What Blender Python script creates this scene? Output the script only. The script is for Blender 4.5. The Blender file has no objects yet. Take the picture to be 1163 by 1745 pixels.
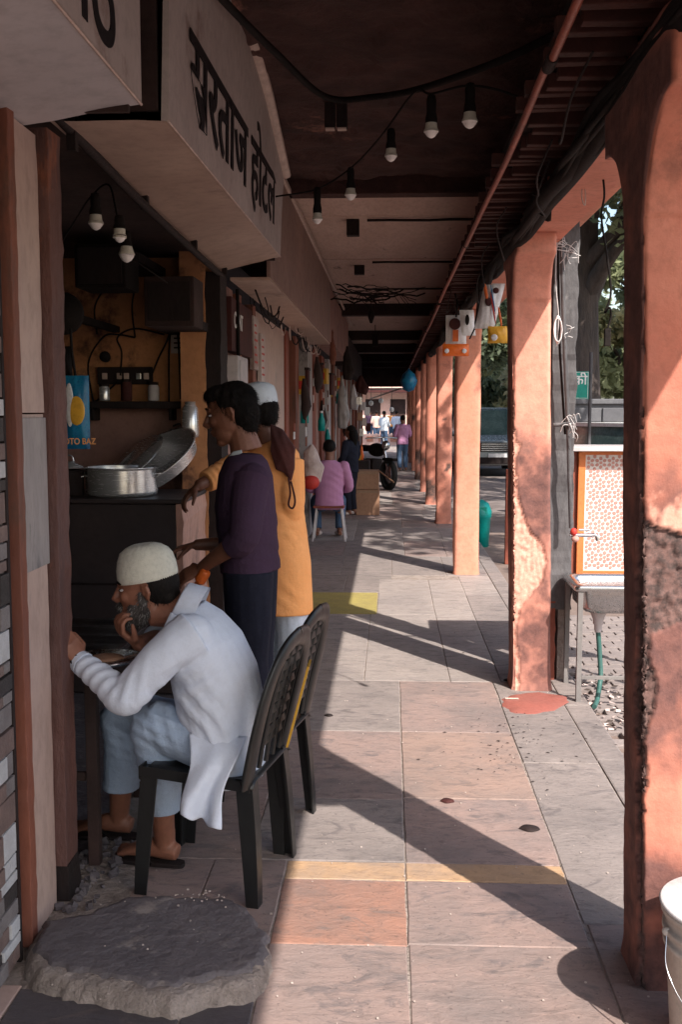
import bpy, bmesh, math, random
import numpy as np
from mathutils import Vector, Matrix, noise
random.seed(7); rng = np.random.RandomState(7)
sc = bpy.context.scene
C = sc.collection
PI = math.pi
V = Vector
# ------------------------------------------------------------------ camera, sky, sun, exposure
FL, CH = 1750.0, 1.6
YAW, PIT = math.atan(84/1750.), math.atan(.1)
cd = bpy.data.cameras.new('camera'); cam = bpy.data.objects.new('camera', cd); C.objects.link(cam)
cam.location = (0, 0, CH); cam.rotation_euler = (PI/2-PIT, 0, YAW)
cd.sensor_fit = 'VERTICAL'; cd.sensor_height = 36; cd.lens = FL/1745*36; cd.clip_end = 2000; cd.clip_start = .05
sc.camera = cam
SUN = V((-1.38, 2.08, -2.52)).normalized()
wd = bpy.data.worlds.new('World'); sc.world = wd; wd.use_nodes = True
nt = wd.node_tree; bg = nt.nodes['Background']
sky = nt.nodes.new('ShaderNodeTexSky'); sky.sky_type = 'NISHITA'; sky.sun_disc = False
sky.sun_elevation = math.asin(-SUN.z); sky.sun_rotation = math.atan2(-SUN.x, -SUN.y)
sky.air_density = 1.2; sky.dust_density = 2.5
nt.links.new(sky.outputs[0], bg.inputs[0]); bg.inputs[1].default_value = .145
sl = bpy.data.lights.new('sun', 'SUN'); so = bpy.data.objects.new('sun', sl); C.objects.link(so)
sl.energy = 4.5; sl.angle = math.radians(.55); sl.color = (1, .93, .84)
so.rotation_euler = SUN.to_track_quat('-Z', 'Y').to_euler(); so.location = (4, -6, 12)
sc.view_settings.view_transform = 'Standard'; sc.view_settings.look = 'None'
sc.view_settings.gamma = 1; sc.view_settings.exposure = 1.0
sc.view_settings.use_curve_mapping = False
try:
    sc.cycles.max_bounces = 8; sc.cycles.diffuse_bounces = 5
except Exception: pass

# ------------------------------------------------------------------ measuring helpers (photo ray met with a real plane)
def ray(px, py):
    u = px-581.5; v = py-872.5
    f = FL*math.cos(PIT)-v*math.sin(PIT); z = -FL*math.sin(PIT)-v*math.cos(PIT)
    return V((u*math.cos(YAW)-f*math.sin(YAW), u*math.sin(YAW)+f*math.cos(YAW), z))
def at(px, py, X=None, Y=None, Z=None):
    r = ray(px, py)
    t = X/r.x if X is not None else Y/r.y if Y is not None else (Z-CH)/r.z
    return V((0, 0, CH))+r*t

# ------------------------------------------------------------------ materials
def nm(name):
    m = bpy.data.materials.new(name); m.use_nodes = True
    n = m.node_tree.nodes; l = m.node_tree.links
    return m, n, l, n['Principled BSDF']
def mat(name, c1, c2=None, sc_=6, rough=.8, bump=.15, bs=60, c3=None, s3=2.5, t3=.56, metal=0, contrast=.5, stretch=(1, 1, 1), spec=.3, trans=0, dist=.01, attr=None, ac=None, bw=None):
    """two-tone noise paint, stains c3, fine relief; attr/ac: a per-vertex wear mask and its colour"""
    m, n, l, b = nm(name)
    tc = n.new('ShaderNodeTexCoord'); oi = n.new('ShaderNodeObjectInfo')
    mp = n.new('ShaderNodeMapping'); mp.inputs['Scale'].default_value = stretch
    ad = n.new('ShaderNodeVectorMath'); ad.operation = 'ADD'
    ml = n.new('ShaderNodeMath'); ml.operation = 'MULTIPLY'; ml.inputs[1].default_value = 23.7
    l.new(oi.outputs['Random'], ml.inputs[0]); l.new(tc.outputs['Object'], mp.inputs[0])
    l.new(mp.outputs[0], ad.inputs[0]); l.new(ml.outputs[0], ad.inputs[1]); vec = ad.outputs[0]
    def nz(s, det=6, r=.6):
        x = n.new('ShaderNodeTexNoise'); x.inputs['Scale'].default_value = s; x.inputs['Detail'].default_value = det
        x.inputs['Roughness'].default_value = r; l.new(vec, x.inputs['Vector']); return x.outputs[0]
    def ramp(s, a, z):
        r = n.new('ShaderNodeMapRange'); r.inputs[1].default_value = a; r.inputs[2].default_value = z; l.new(s, r.inputs[0]); return r.outputs[0]
    def mix(f, a, c):
        x = n.new('ShaderNodeMix'); x.data_type = 'RGBA'
        l.new(f, x.inputs[0])
        for i, q in ((6, a), (7, c)):
            if isinstance(q, (tuple, list)): x.inputs[i].default_value = (*q, 1)
            else: l.new(q, x.inputs[i])
        return x.outputs[2]
    c2 = c2 or tuple(x*.8 for x in c1)
    col = mix(ramp(nz(sc_), .5-contrast*.35, .5+contrast*.35), c1, c2)
    fine = nz(sc_*9, 4, .7)
    col = mix(ramp(fine, .45, .9), col, tuple(x*(.86 if 'cotton' in name else .62) for x in c1))
    if c3: col = mix(ramp(nz(s3, 8, .7), t3, t3+.09), col, c3)
    if attr:
        at_ = n.new('ShaderNodeAttribute'); at_.attribute_name = attr
        gn = n.new('ShaderNodeAttribute'); gn.attribute_name = 'grime_shade'; col = mix(gn.outputs['Fac'], col, mix(ramp(nz(17, 6, .7), .35, .7), (.20, .09, .075), (.085, .042, .04)))  # stains, plus the shade painted into the inner faces of the near columns
        pn_ = n.new('ShaderNodeAttribute'); pn_.attribute_name = 'pale'; col = mix(pn_.outputs['Fac'], col, mix(ramp(nz(20, 6, .7), .4, .65), (.70, .37, .28), (.58, .26, .19)))
        col = mix(at_.outputs['Fac'], col, mix(ramp(nz(34, 6, .7), .4, .62), ac[0], ac[1]))
    l.new(col, b.inputs['Base Color'])
    b.inputs['Roughness'].default_value = rough; b.inputs['Metallic'].default_value = metal
    b.inputs['Specular IOR Level'].default_value = spec
    rr = n.new('ShaderNodeMapRange'); rr.inputs[3].default_value = max(.05, rough-.15); rr.inputs[4].default_value = min(1, rough+.15)
    l.new(fine, rr.inputs[0]); l.new(rr.outputs[0], b.inputs['Roughness'])
    if bump:
        bp = n.new('ShaderNodeBump'); bp.inputs['Strength'].default_value = bump; bp.inputs['Distance'].default_value = dist
        mm = n.new('ShaderNodeMath'); mm.operation = 'ADD'
        l.new(nz(bs, 6, .65), mm.inputs[0]); l.new(nz(bs/6, 3), mm.inputs[1]); l.new(mm.outputs[0], bp.inputs['Height'])
        l.new(bp.outputs[0], b.inputs['Normal'])
    return m
SALMON = (.63, .265, .19); 
m_col = mat('salmon_limewash', SALMON, (.55, .2, .135), 3, .85, .25, 45, (.3, .115, .085), 2.2, .6, attr='wear', ac=((.14, .075, .06), (.055, .038, .036)))
m_coll = mat('pale_pink_limewash', (.6, .27, .19), (.5, .19, .12), 3, .85, .2, 50, (.33, .15, .12), 2.0, .62)
m_redp = mat('old_red_paint', (.27, .07, .042), (.17, .05, .035), 5, .7, .35, 40, (.10, .06, .05), 3, .58, stretch=(1, 1, .35))
m_orp = mat('worn_orange_paint', (.26, .085, .05), (.15, .06, .045), 5, .65, .3, 40, (.12, .06, .045), 3.5, .55, stretch=(1, 1, .3))
m_marble = mat('pinkish_marble', (.5, .36, .31), (.38, .27, .24), 2.5, .45, .06, 30, (.25, .22, .21), 1.6, .6, stretch=(1, 1, .5))
m_marbleg = mat('grey_veined_marble', (.36, .32, .31), (.26, .23, .23), 3, .45, .06, 30, (.07, .07, .08), 1.7, .53, stretch=(1, 2.2, .6))
m_sign = mat('dusty_sign_tin', (.50, .42, .395), (.40, .325, .305), 2, .55, .06, 12, (.24, .16, .14), 1.3, .6)
m_signu = mat('grey_tin_underside', (.50, .46, .47), (.42, .37, .375), 1.3, .42, .05, 6, None)
m_signb = mat('brown_tin_underside', (.50, .36, .29), (.38, .26, .21), 1.6, .42, .06, 5, (.25, .17, .14), 1.2, .6, stretch=(1, 1, 1))
m_trim = mat('pale_tin_edge', (.62, .48, .42), (.42, .3, .26), 14, .5, .1, 40)
m_black = mat('black_lettering', (.012, .008, .01), None, 9, .6, 0)
m_red = mat('red_lettering', (.5, .04, .03), None, 9, .6, 0)
m_white = mat('white_lettering', (.75, .74, .74), None, 9, .6, 0)
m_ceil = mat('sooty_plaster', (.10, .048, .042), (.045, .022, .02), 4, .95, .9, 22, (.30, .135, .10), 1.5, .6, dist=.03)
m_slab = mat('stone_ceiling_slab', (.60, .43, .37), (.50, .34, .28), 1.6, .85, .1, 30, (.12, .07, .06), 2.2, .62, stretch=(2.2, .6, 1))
m_dark = mat('dark_timber', (.022, .012, .011), (.012, .008, .008), 8, .8, .4, 50, stretch=(1, 1, .3))
m_rib = mat('maroon_timber', (.07, .02, .015), (.035, .014, .012), 8, .75, .3, 50)
m_pipe = mat('red_painted_pipe', (.36, .09, .055), (.18, .05, .035), 9, .45, .2, 60, spec=.5)
m_cable = mat('black_rubber', (.008, .006, .006), (.015, .011, .01), 12, .8, .15, 60, spec=.15)
m_wirew = mat('white_cord', (.65, .62, .62), None, 12, .7, .1)
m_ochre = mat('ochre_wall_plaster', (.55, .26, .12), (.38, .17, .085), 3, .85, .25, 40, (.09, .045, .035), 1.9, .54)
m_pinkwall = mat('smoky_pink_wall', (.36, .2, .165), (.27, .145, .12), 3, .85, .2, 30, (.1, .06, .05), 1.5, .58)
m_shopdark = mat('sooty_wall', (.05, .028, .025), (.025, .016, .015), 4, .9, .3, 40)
m_steel = mat('brushed_aluminium', (.88, .87, .88), (.74, .73, .74), 5, .24, .05, 60, metal=.7, stretch=(.3, .3, 6))
m_inox = mat('stainless_steel', (.55, .55, .56), (.42, .42, .43), 4, .25, .04, 60, metal=1)
m_counter = mat('dark_counter_metal', (.055, .04, .04), (.035, .028, .03), 2.5, .5, .06, 20)
m_counterp = mat('pink_stone_cladding', (.58, .33, .26), (.42, .24, .19), 4, .6, .5, 16, (.24, .14, .12), 4, .56, stretch=(1, 1, .45))
m_plastic = mat('scuffed_black_plastic', (.010, .010, .011), (.018, .018, .018), 6, .4, .12, 25, (.03, .029, .028), 12, .7, spec=.4, stretch=(1, 1, .4))
m_yel = mat('yellow_plastic', (.55, .3, .03), None, 5, .4, .05)
m_kurta = mat('pale_blue_white_cotton', (.60, .64, .74), (.56, .60, .70), 5, .9, .22, 130, None, spec=.1, contrast=.9)
m_pyj = mat('light_blue_cotton', (.36, .44, .57), (.31, .39, .51), 7, .9, .45, 70, spec=.1)
m_cap = mat('cream_knit', (.62, .60, .52), (.5, .48, .42), 9, .95, .25, 150, spec=.1)
m_capw = mat('white_cotton_cap', (.6, .65, .72), None, 9, .9, .1, 150, spec=.1)
m_skin = mat('brown_skin', (.20, .082, .05), (.16, .062, .038), 7, .5, .1, 90, None, spec=.4)
m_skin2 = mat('warm_brown_skin', (.26, .11, .068), (.2, .08, .05), 7, .5, .1, 90, None, spec=.4)
m_hair = mat('black_hair', (.006, .005, .005), (.012, .009, .008), 30, .75, .5, 120, spec=.12, stretch=(1, 1, .3), dist=.006)
m_capgrey = mat('grey_hair', (.3, .28, .27), None, 20, .8, 0)
m_beard = mat('greying_beard', (.022, .018, .017), (.12, .105, .10), 22, .9, .8, 160, spec=.1, contrast=.8, dist=.006)
m_purple = mat('aubergine_cotton', (.062, .034, .062), (.05, .028, .05), 4, .9, .4, 70, spec=.1)
m_navy = mat('dark_navy_cloth', (.02, .021, .034), (.014, .015, .025), 5, .9, .2, 160, spec=.1)
m_orange = mat('orange_cotton', (.90, .42, .17), (.84, .36, .13), 4, .9, .35, 60, spec=.1)
m_brown = mat('dark_maroon_cloth', (.07, .018, .016), (.04, .012, .012), 6, .8, .2, 120)
m_wpant = mat('pale_blue_trousers', (.5, .56, .66), None, 6, .9, .2, 140, spec=.1)
m_pinksh = mat('mauve_pink_cotton', (.46, .22, .37), (.40, .19, .33), 6, .9, .15, 120, spec=.1)
m_denim = mat('blue_denim', (.06, .10, .17), (.04, .07, .13), 9, .85, .2, 160)
m_tile = [mat('cladding_'+n_, c, d, 18, .55, .3, 60) for n_, c, d in (('white', (.5, .5, .52), (.38, .37, .38)), ('grey', (.2, .18, .18), (.14, .12, .12)), ('brown', (.19, .13, .115), (.12, .085, .08)), ('black', (.03, .027, .027), (.05, .04, .04)))]
m_grout = mat('grout', (.2, .15, .13), None, 20, .9, .3)
m_bulb = mat('opal_bulb', (.85, .8, .78), (.8, .74, .72), 6, .35, 0)
m_green = mat('green_enamel', (.0, .22, .17), (.0, .19, .15), 3, .4, .03)
m_teal = mat('teal_plastic', (.0, .24, .22), (.0, .18, .17), 3, .4, .05)
m_hose = mat('green_hose', (.03, .10, .09), (.05, .11, .1), 9, .5, .1)
m_legp = mat('grey_painted_leg', (.2, .185, .18), (.14, .13, .13), 6, .5, .1)
m_jalio = mat('orange_board_frame', (.58, .17, .05), (.5, .14, .045), 6, .5, .1)
m_jaliw = mat('white_fretwork_board', (.66, .62, .6), (.58, .54, .52), 8, .6, .1)
m_jalip = mat('pink_fretwork_cell', (.5, .26, .22), (.42, .2, .17), 8, .7, .1)
m_tar = mat('tarry_black_paint', (.05, .048, .052), (.10, .095, .10), 4, .6, .5, 30, (.2, .19, .19), 3, .63, stretch=(1, 1, .4))
m_buck = mat('dirty_white_plastic', (.58, .52, .47), (.46, .39, .34), 5, .45, .12, 35, (.32, .25, .21), 4, .62)
m_carton = mat('brown_cardboard', (.34, .19, .12), (.28, .155, .1), 3, .85, .1, 60)
m_cartont = mat('packing_tape', (.33, .2, .13), None, 5, .4, .02)
m_bark = mat('banyan_bark', (.10, .075, .065), (.05, .04, .037), 5, .9, 1.0, 14, stretch=(1, 1, .25), dist=.06)
m_leaf = [mat('leaf_'+str(i), c, d, 4, .6, 0, spec=.3) for i, (c, d) in enumerate((((.17, .21, .13), (.12, .155, .10)), ((.28, .31, .17), (.22, .25, .13)), ((.48, .44, .24), (.38, .35, .2))))]
for m__ in m_leaf:
    n_ = m__.node_tree; b__ = n_.nodes['Principled BSDF']; tr = n_.nodes.new('ShaderNodeBsdfTranslucent'); mx__ = n_.nodes.new('ShaderNodeMixShader'); mx__.inputs[0].default_value = .45
    n_.links.new(b__.inputs['Base Color'].links[0].from_socket, tr.inputs[0]); n_.links.new(b__.outputs[0], mx__.inputs[1]); n_.links.new(tr.outputs[0], mx__.inputs[2]); n_.links.new(mx__.outputs[0], n_.nodes['Material Output'].inputs[0])
m_road = mat('dusty_ground', (.21, .175, .165), (.16, .135, .13), .7, .9, .4, 20, (.11, .09, .085), .35, .56)
m_sett = mat('grey_paving_block', (.25, .21, .2), (.19, .16, .155), 5, .85, .4, 40)
m_walls = mat('grey_boundary_stone', (.14, .14, .15), (.09, .09, .1), 1.5, .9, .5, 8, (.2, .19, .19), 1, .6)
m_carg = mat('graphite_car_paint', (.17, .19, .20), (.14, .16, .17), 2, .25, 0, spec=.8)
m_carw = mat('silver_car_paint', (.78, .76, .74), None, 2, .3, 0, spec=.6, metal=.3)
m_glass = mat('dark_car_glass', (.03, .06, .06), (.10, .14, .13), 2.5, .06, 0, spec=1)
m_chrome = mat('chrome', (.6, .6, .62), None, 3, .2, 0, metal=1)
m_tyre = mat('tyre_rubber', (.02, .02, .02), None, 9, .8, .2)
m_mudred = mat('wet_red_spill', (.30, .095, .075), (.23, .085, .07), 5, .45, .1, 20, spec=.5)
m_blue = mat('glossy_blue_packet', (.01, .10, .26), (.02, .22, .36), 7, .3, .12, 12, (.01, .04, .12), 6, .56)
m_packw = mat('white_packet_film', (.72, .7, .7), (.6, .58, .6), 8, .35, .2, 14)
m_packo = mat('orange_packet_film', (.75, .15, .02), (.6, .12, .03), 5, .35, .1, 14)
m_packy = mat('yellow_packet_film', (.8, .42, .05), None, 5, .35, .1, 14)
m_khaki = mat('faded_yellow_mat', (.33, .27, .085), (.26, .21, .08), 8, .95, .5, 80)
m_conc = mat('rough_lime_mortar', (.38, .32, .29), (.22, .18, .16), 12, .95, 1.0, 30, (.3, .24, .2), 5, .62, dist=.03)
m_slate = mat('dark_slate', (.15, .13, .135), (.095, .083, .09), 5, .6, .8, 16, (.24, .205, .19), 6, .57, contrast=.8, dist=.02)
m_litter = mat('scrap_paper', (.6, .5, .47), (.4, .3, .28), 9, .8, .2)
m_crumb = mat('pale_grit', (.5, .42, .38), None, 9, .9, .1)
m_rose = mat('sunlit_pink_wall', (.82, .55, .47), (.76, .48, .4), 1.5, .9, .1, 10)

def stone(name, a, b, c, t=.58):
    """riven sandstone: cloudy tints, stained patches, dark pores, dusty bloom, riven relief"""
    if "buff" not in name and "red" not in name and "slate" not in name: a, b = [tuple(q*.72+w*.28 for q, w in zip(t_, (.27, .215, .195))) for t_ in (a, b)]
    m, n, l, bs_ = nm(name)
    tc = n.new('ShaderNodeTexCoord'); oi = n.new('ShaderNodeObjectInfo'); ml = n.new('ShaderNodeMath'); ml.operation = 'MULTIPLY'; ml.inputs[1].default_value = 9.3; l.new(oi.outputs['Random'], ml.inputs[0])
    ad = n.new('ShaderNodeVectorMath'); ad.operation = 'ADD'; l.new(tc.outputs['Object'], ad.inputs[0]); l.new(ml.outputs[0], ad.inputs[1])
    def nz(s_, det, r, off=True, st=(1, 1, 1), d=0):
        x = n.new('ShaderNodeTexNoise'); x.inputs['Scale'].default_value = s_; x.inputs['Detail'].default_value = det; x.inputs['Roughness'].default_value = r; x.inputs['Distortion'].default_value = d
        mp = n.new('ShaderNodeMapping'); mp.inputs['Scale'].default_value = st; l.new(ad.outputs[0] if off else tc.outputs['Object'], mp.inputs[0]); l.new(mp.outputs[0], x.inputs['Vector']); return x.outputs[0]
    def rng_(v, p, q, lo=0, hi=1):
        r = n.new('ShaderNodeMapRange'); r.inputs[1].default_value = p; r.inputs[2].default_value = q; r.inputs[3].default_value = lo; r.inputs[4].default_value = hi; l.new(v, r.inputs[0]); return r.outputs[0]
    def mx(f, A, B, bt='MIX'):
        x = n.new('ShaderNodeMix'); x.data_type = 'RGBA'; x.blend_type = bt
        if isinstance(f, float): x.inputs[0].default_value = f
        else: l.new(f, x.inputs[0])
        for k, q in ((6, A), (7, B)):
            if isinstance(q, tuple): x.inputs[k].default_value = (*q, 1)
            else: l.new(q, x.inputs[k])
        return x.outputs[2]
    riv = nz(9, 9, .72, True, (1, 2.3, 1), .6)
    col = mx(rng_(nz(2.6, 7, .65), .36, .64), a, b)
    col = mx(rng_(nz(4.5, 9, .7, True, (1, 1.8, 1), 1.2), t-.04, t+.06, 0, .85), col, c)
    g_ = sum(a)/3; col = mx(rng_(nz(1.1, 8, .7, False), .47, .66, 0, .72), col, (g_*.66, g_*.58, g_*.57))
    col = mx(rng_(riv, .52, .72, 0, .55), col, tuple(q*.42 for q in c))
    col = mx(rng_(nz(70, 4, .7), .60, .72, 0, .75), col, tuple(q*.35 for q in c))
    col = mx(rng_(nz(28, 6, .75), .60, .74, 0, .5), col, tuple(min(1, q*1.45) for q in a))
    l.new(col, bs_.inputs['Base Color']); l.new(rng_(riv, .3, .7, .45, .85), bs_.inputs['Roughness']); bs_.inputs['Specular IOR Level'].default_value = .35
    h = n.new('ShaderNodeMath'); h.operation = 'MULTIPLY_ADD'; l.new(nz(45, 6, .7), h.inputs[0]); h.inputs[1].default_value = .35; l.new(riv, h.inputs[2])
    bp = n.new('ShaderNodeBump'); bp.inputs['Strength'].default_value = .55; bp.inputs['Distance'].default_value = .014; l.new(h.outputs[0], bp.inputs['Height']); l.new(bp.outputs[0], bs_.inputs['Normal'])
    return m
S_pink = stone('rose_sandstone', (0.289, 0.196, 0.174), (0.212, 0.161, 0.153), (0.142, 0.117, 0.117))
S_grey = stone('grey_sandstone', (0.242, 0.211, 0.202), (0.188, 0.166, 0.161), (0.129, 0.111, 0.111))
S_red = stone('red_sandstone', (0.340, 0.175, 0.127), (0.277, 0.157, 0.123), (0.182, 0.129, 0.114))
S_buff = stone('buff_sandstone', (0.444, 0.279, 0.161), (0.385, 0.244, 0.149), (0.258, 0.172, 0.125), .64)
S_slate = stone('blue_black_slate', (.10, .085, .09), (.07, .06, .068), (.14, .105, .10))
S_pale = stone('pale_dusty_sandstone', (0.339, 0.297, 0.279), (0.277, 0.245, 0.231), (0.205, 0.178, 0.174))

# ------------------------------------------------------------------ object helpers
def link(o, parent=None, label=None, cat=None, group=None, kind=None):
    if o.name not in C.objects: C.objects.link(o)
    if parent is not None: o.parent = parent
    if label: o['label'] = label
    if cat: o['category'] = cat
    if group: o['group'] = group
    if kind: o['kind'] = kind
    return o
def thing(name, label, cat, loc=(0, 0, 0), rz=0, group=None, kind=None):
    o = bpy.data.objects.new(name, None); o.location = loc; o.rotation_euler = (0, 0, rz); o.empty_display_size = .1
    return link(o, None, label, cat, group, kind)
def tag(o, label, cat, group=None, kind=None): return link(o, None, label, cat, group, kind)
def mesh(name, vs, fs, m, parent=None, smooth=False, **k):
    me = bpy.data.meshes.new(name); me.from_pydata([tuple(v) for v in vs], [], fs); me.update()
    for mm in (m if isinstance(m, (list, tuple)) else [m]): me.materials.append(mm)
    if smooth: me.polygons.foreach_set('use_smooth', [True]*len(me.polygons))
    return link(bpy.data.objects.new(name, me), parent, **k)
class G:
    """collects simple solids into one mesh"""
    def __init__(s): s.v = []; s.f = []; s.sm = []
    def add(s, vs, fs, smooth=False):
        n = len(s.v); s.v += [V(v) for v in vs]; s.f += [tuple(i+n for i in f) for f in fs]; s.sm += [smooth]*len(fs); return s
    def box(s, a, b, M=None):
        x0, x1 = sorted((a[0], b[0])); y0, y1 = sorted((a[1], b[1])); z0, z1 = sorted((a[2], b[2]))
        vs = [V((x, y, z)) for z in (z0, z1) for x, y in ((x0, y0), (x1, y0), (x1, y1), (x0, y1))]
        if M is not None: vs = [M @ v for v in vs]
        return s.add(vs, [(3, 2, 1, 0), (4, 5, 6, 7), (0, 1, 5, 4), (1, 2, 6, 5), (2, 3, 7, 6), (3, 0, 4, 7)])
    def rings(s, rings, caps=True, smooth=True, closed=True):
        k = len(rings[0]); vs = [v for r in rings for v in r]; fs = []
        for i in range(len(rings)-1):
            for j in range(k if closed else k-1):
                j2 = (j+1) % k; fs.append((i*k+j, i*k+j2, (i+1)*k+j2, (i+1)*k+j))
        s.add(vs, fs, smooth)
        if caps and closed:
            s.add(rings[0], [tuple(range(k))[::-1]]); s.add(rings[-1], [tuple(range(k))])
        return s
    def tube(s, pts, r, n=8, caps=True, side=None):
        pts = [V(p) for p in pts]; rs = r if isinstance(r, list) else [r]*len(pts); R = []
        prev = None
        for i, p in enumerate(pts):
            d = (pts[min(i+1, len(pts)-1)]-pts[max(i-1, 0)])
            if d.length < 1e-6: d = V((0, 0, 1))
            d.normalize()
            a = side if side is not None else (prev if prev is not None else (V((0, 0, 1)) if abs(d.z) < .9 else V((1, 0, 0))))
            a = V(a); a = (a-d*a.dot(d)).normalized(); prev = a; b = d.cross(a)
            ra, rb = rs[i] if isinstance(rs[i], (tuple, list)) else (rs[i], rs[i])
            R.append([p+a*ra*math.cos(t)+b*rb*math.sin(t) for t in [2*PI*j/n for j in range(n)]])
        return s.rings(R, caps)
    def lathe(s, c, prof, n=24, axis=None):
        M = Matrix.Translation(V(c)) @ (V((0, 0, 1)).rotation_difference(V(axis)).to_matrix().to_4x4() if axis is not None else Matrix())
        R = [[M @ V((r*math.cos(2*PI*j/n), r*math.sin(2*PI*j/n), z)) for j in range(n)] for r, z in prof]
        return s.rings(R, False)
    def ell(s, c, r, M=None, n=14, k=9):
        R = []
        for i in range(k+1):
            ph = -PI/2+PI*i/k; q = max(math.cos(ph), .02)
            ring = [V((r[0]*q*math.cos(2*PI*j/n), r[1]*q*math.sin(2*PI*j/n), r[2]*math.sin(ph))) for j in range(n)]
            R.append([V(c)+((M @ v) if M is not None else v) for v in ring])
        return s.rings(R, True)
    def prism(s, poly, h0, h1):
        n = len(poly); vs = [V((p[0], p[1], h0)) for p in poly]+[V((p[0], p[1], h1)) for p in poly]
        return s.add(vs, [tuple(range(n))[::-1], tuple(range(n, 2*n))]+[(i, (i+1) % n, (i+1) % n+n, i+n) for i in range(n)])
    def out(s, name, m, parent=None, bevel=0, **k):
        me = bpy.data.meshes.new(name); me.from_pydata([tuple(v) for v in s.v], [], s.f)
        me.polygons.foreach_set('use_smooth', s.sm)
        for mm in (m if isinstance(m, (list, tuple)) else [m]): me.materials.append(mm)
        bm = bmesh.new(); bm.from_mesh(me)
        bmesh.ops.recalc_face_normals(bm, faces=bm.faces)
        if bevel: bmesh.ops.bevel(bm, geom=[e for e in bm.edges if len(e.link_faces) == 2 and e.calc_face_angle(0) > .6], offset=bevel, segments=2, affect='EDGES', profile=.6, clamp_overlap=True)
        bm.to_mesh(me); bm.free(); me.update()
        o = link(bpy.data.objects.new(name, me), parent, **k)
        return o
def box(name, a, b, m, parent=None, bevel=.004, **k): return G().box(a, b).out(name, m, parent, bevel, **k)
def tubeo(name, pts, r, m, parent=None, n=8, **k): return G().tube(pts, r, n).out(name, m, parent, 0, **k)
def bez(ps, n=10):
    """smooth curve through points (Catmull-Rom)"""
    ps = [V(p) for p in ps]; P = [ps[0]*2-ps[1]]+ps+[ps[-1]*2-ps[-2]]; out = []
    for i in range(1, len(P)-2):
        for j in range(n):
            t = j/n; a, b, c, d = P[i-1:i+3]
            out.append(.5*((2*b)+(c-a)*t+(2*a-5*b+4*c-d)*t*t+(3*b-a-3*c+d)*t**3))
    return out+[ps[-1]]
def sag(a, b, drop, n=12, wob=0):
    a, b = V(a), V(b)
    return [a.lerp(b, i/n)-V((0, 0, drop*4*(i/n)*(1-i/n)))+V((random.uniform(-wob, wob), 0, random.uniform(-wob, wob))) for i in range(n+1)]
def copy_tree(o, parent=None, mp=None):
    c = o.copy(); C.objects.link(c); c.parent = parent
    for ch in list(o.children): copy_tree(ch, c)
    return c
def lettering(name, text, size, origin, xdir, ydir, m, parent=None, ext=.0015, sx=1, shear=0, fit=None):
    cu = bpy.data.curves.new(name, 'FONT'); cu.body = text; cu.size = size; cu.extrude = ext; cu.shear = shear; cu.offset = size*.012
    o = bpy.data.objects.new(name, cu); C.objects.link(o)
    dg = bpy.context.evaluated_depsgraph_get(); me = bpy.data.meshes.new_from_object(o.evaluated_get(dg)); bpy.data.objects.remove(o)
    if fit: sx = fit/max(v.co.x for v in me.vertices)
    x = V(xdir).normalized(); y = V(ydir).normalized(); z = x.cross(y)
    me.transform(Matrix.Translation(V(origin)) @ Matrix((x, y, z)).transposed().to_4x4() @ Matrix.Diagonal((sx, 1, 1, 1)))
    me.materials.clear(); me.materials.append(m)
    me.name = name
    return link(bpy.data.objects.new(name, me), parent)
def nz3(p, s=1.0, o=4): return noise.fractal(V(p)*s, 1.0, 2.0, o)
def remesh(g, name, m, parent, vox, sm=6, disp=None, subs=None, **k):
    """union of the solids in g as ONE continuous smooth surface"""
    o = g.out(name+'_raw', m, None)
    md = o.modifiers.new('r', 'REMESH'); md.mode = 'VOXEL'; md.voxel_size = vox; md.use_smooth_shade = True
    if sm: q = o.modifiers.new('s', 'SMOOTH'); q.factor = .5; q.iterations = sm
    dg = bpy.context.evaluated_depsgraph_get(); me = bpy.data.meshes.new_from_object(o.evaluated_get(dg))
    bpy.data.objects.remove(o); me.name = name
    if disp:
        n = len(me.vertices); co = np.empty(n*3); me.vertices.foreach_get('co', co); co = co.reshape(-1, 3)
        no = np.empty(n*3); me.vertices.foreach_get('normal', no); no = no.reshape(-1, 3)
        co += no*disp(co)[:, None]; me.vertices.foreach_set('co', co.ravel()); me.update()
    me.polygons.foreach_set('use_smooth', [True]*len(me.polygons))
    if not me.materials: me.materials.append(m)
    return link(bpy.data.objects.new(name, me), parent, **k)
_N = rng.uniform(-1, 1, (24, 3)); _N /= np.linalg.norm(_N, axis=1)[:, None]; _PH = rng.uniform(0, 6.28, 24)
def wav(co, s, seed=0, k=5):
    """cheap smooth pseudo-noise for cloth"""
    r = np.zeros(len(co))
    for i in range(k):
        j = (i+seed) % 24; r += np.sin(co @ _N[j]*s*(1+.37*i)+_PH[j]+1.7*np.sin(co @ _N[(j+7) % 24]*s*.6))/(1+.3*i)
    return r/k
def folds(lines, base=.002, s=14):
    """lines: (centre, radius, direction across the folds, spacing, depth)"""
    def f(co):
        d = wav(co, s*.8, 3)*base
        for c, r, dr, sp, am in lines:
            w = np.exp(-((co-np.array(c))**2).sum(1)/(r*r)); dr = np.array(V(dr).normalized())
            ph = co @ dr*(6.283/sp)+2.6*wav(co, 11, 9, 3)
            x = np.abs(np.sin(ph*.5)); d += am*.55*w*(np.exp(-((x-1)/.32)**2)*1.5-.5)*np.clip(.55+1.1*wav(co, 13, 15, 3), .05, 1.2)
        return d
    return f

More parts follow.
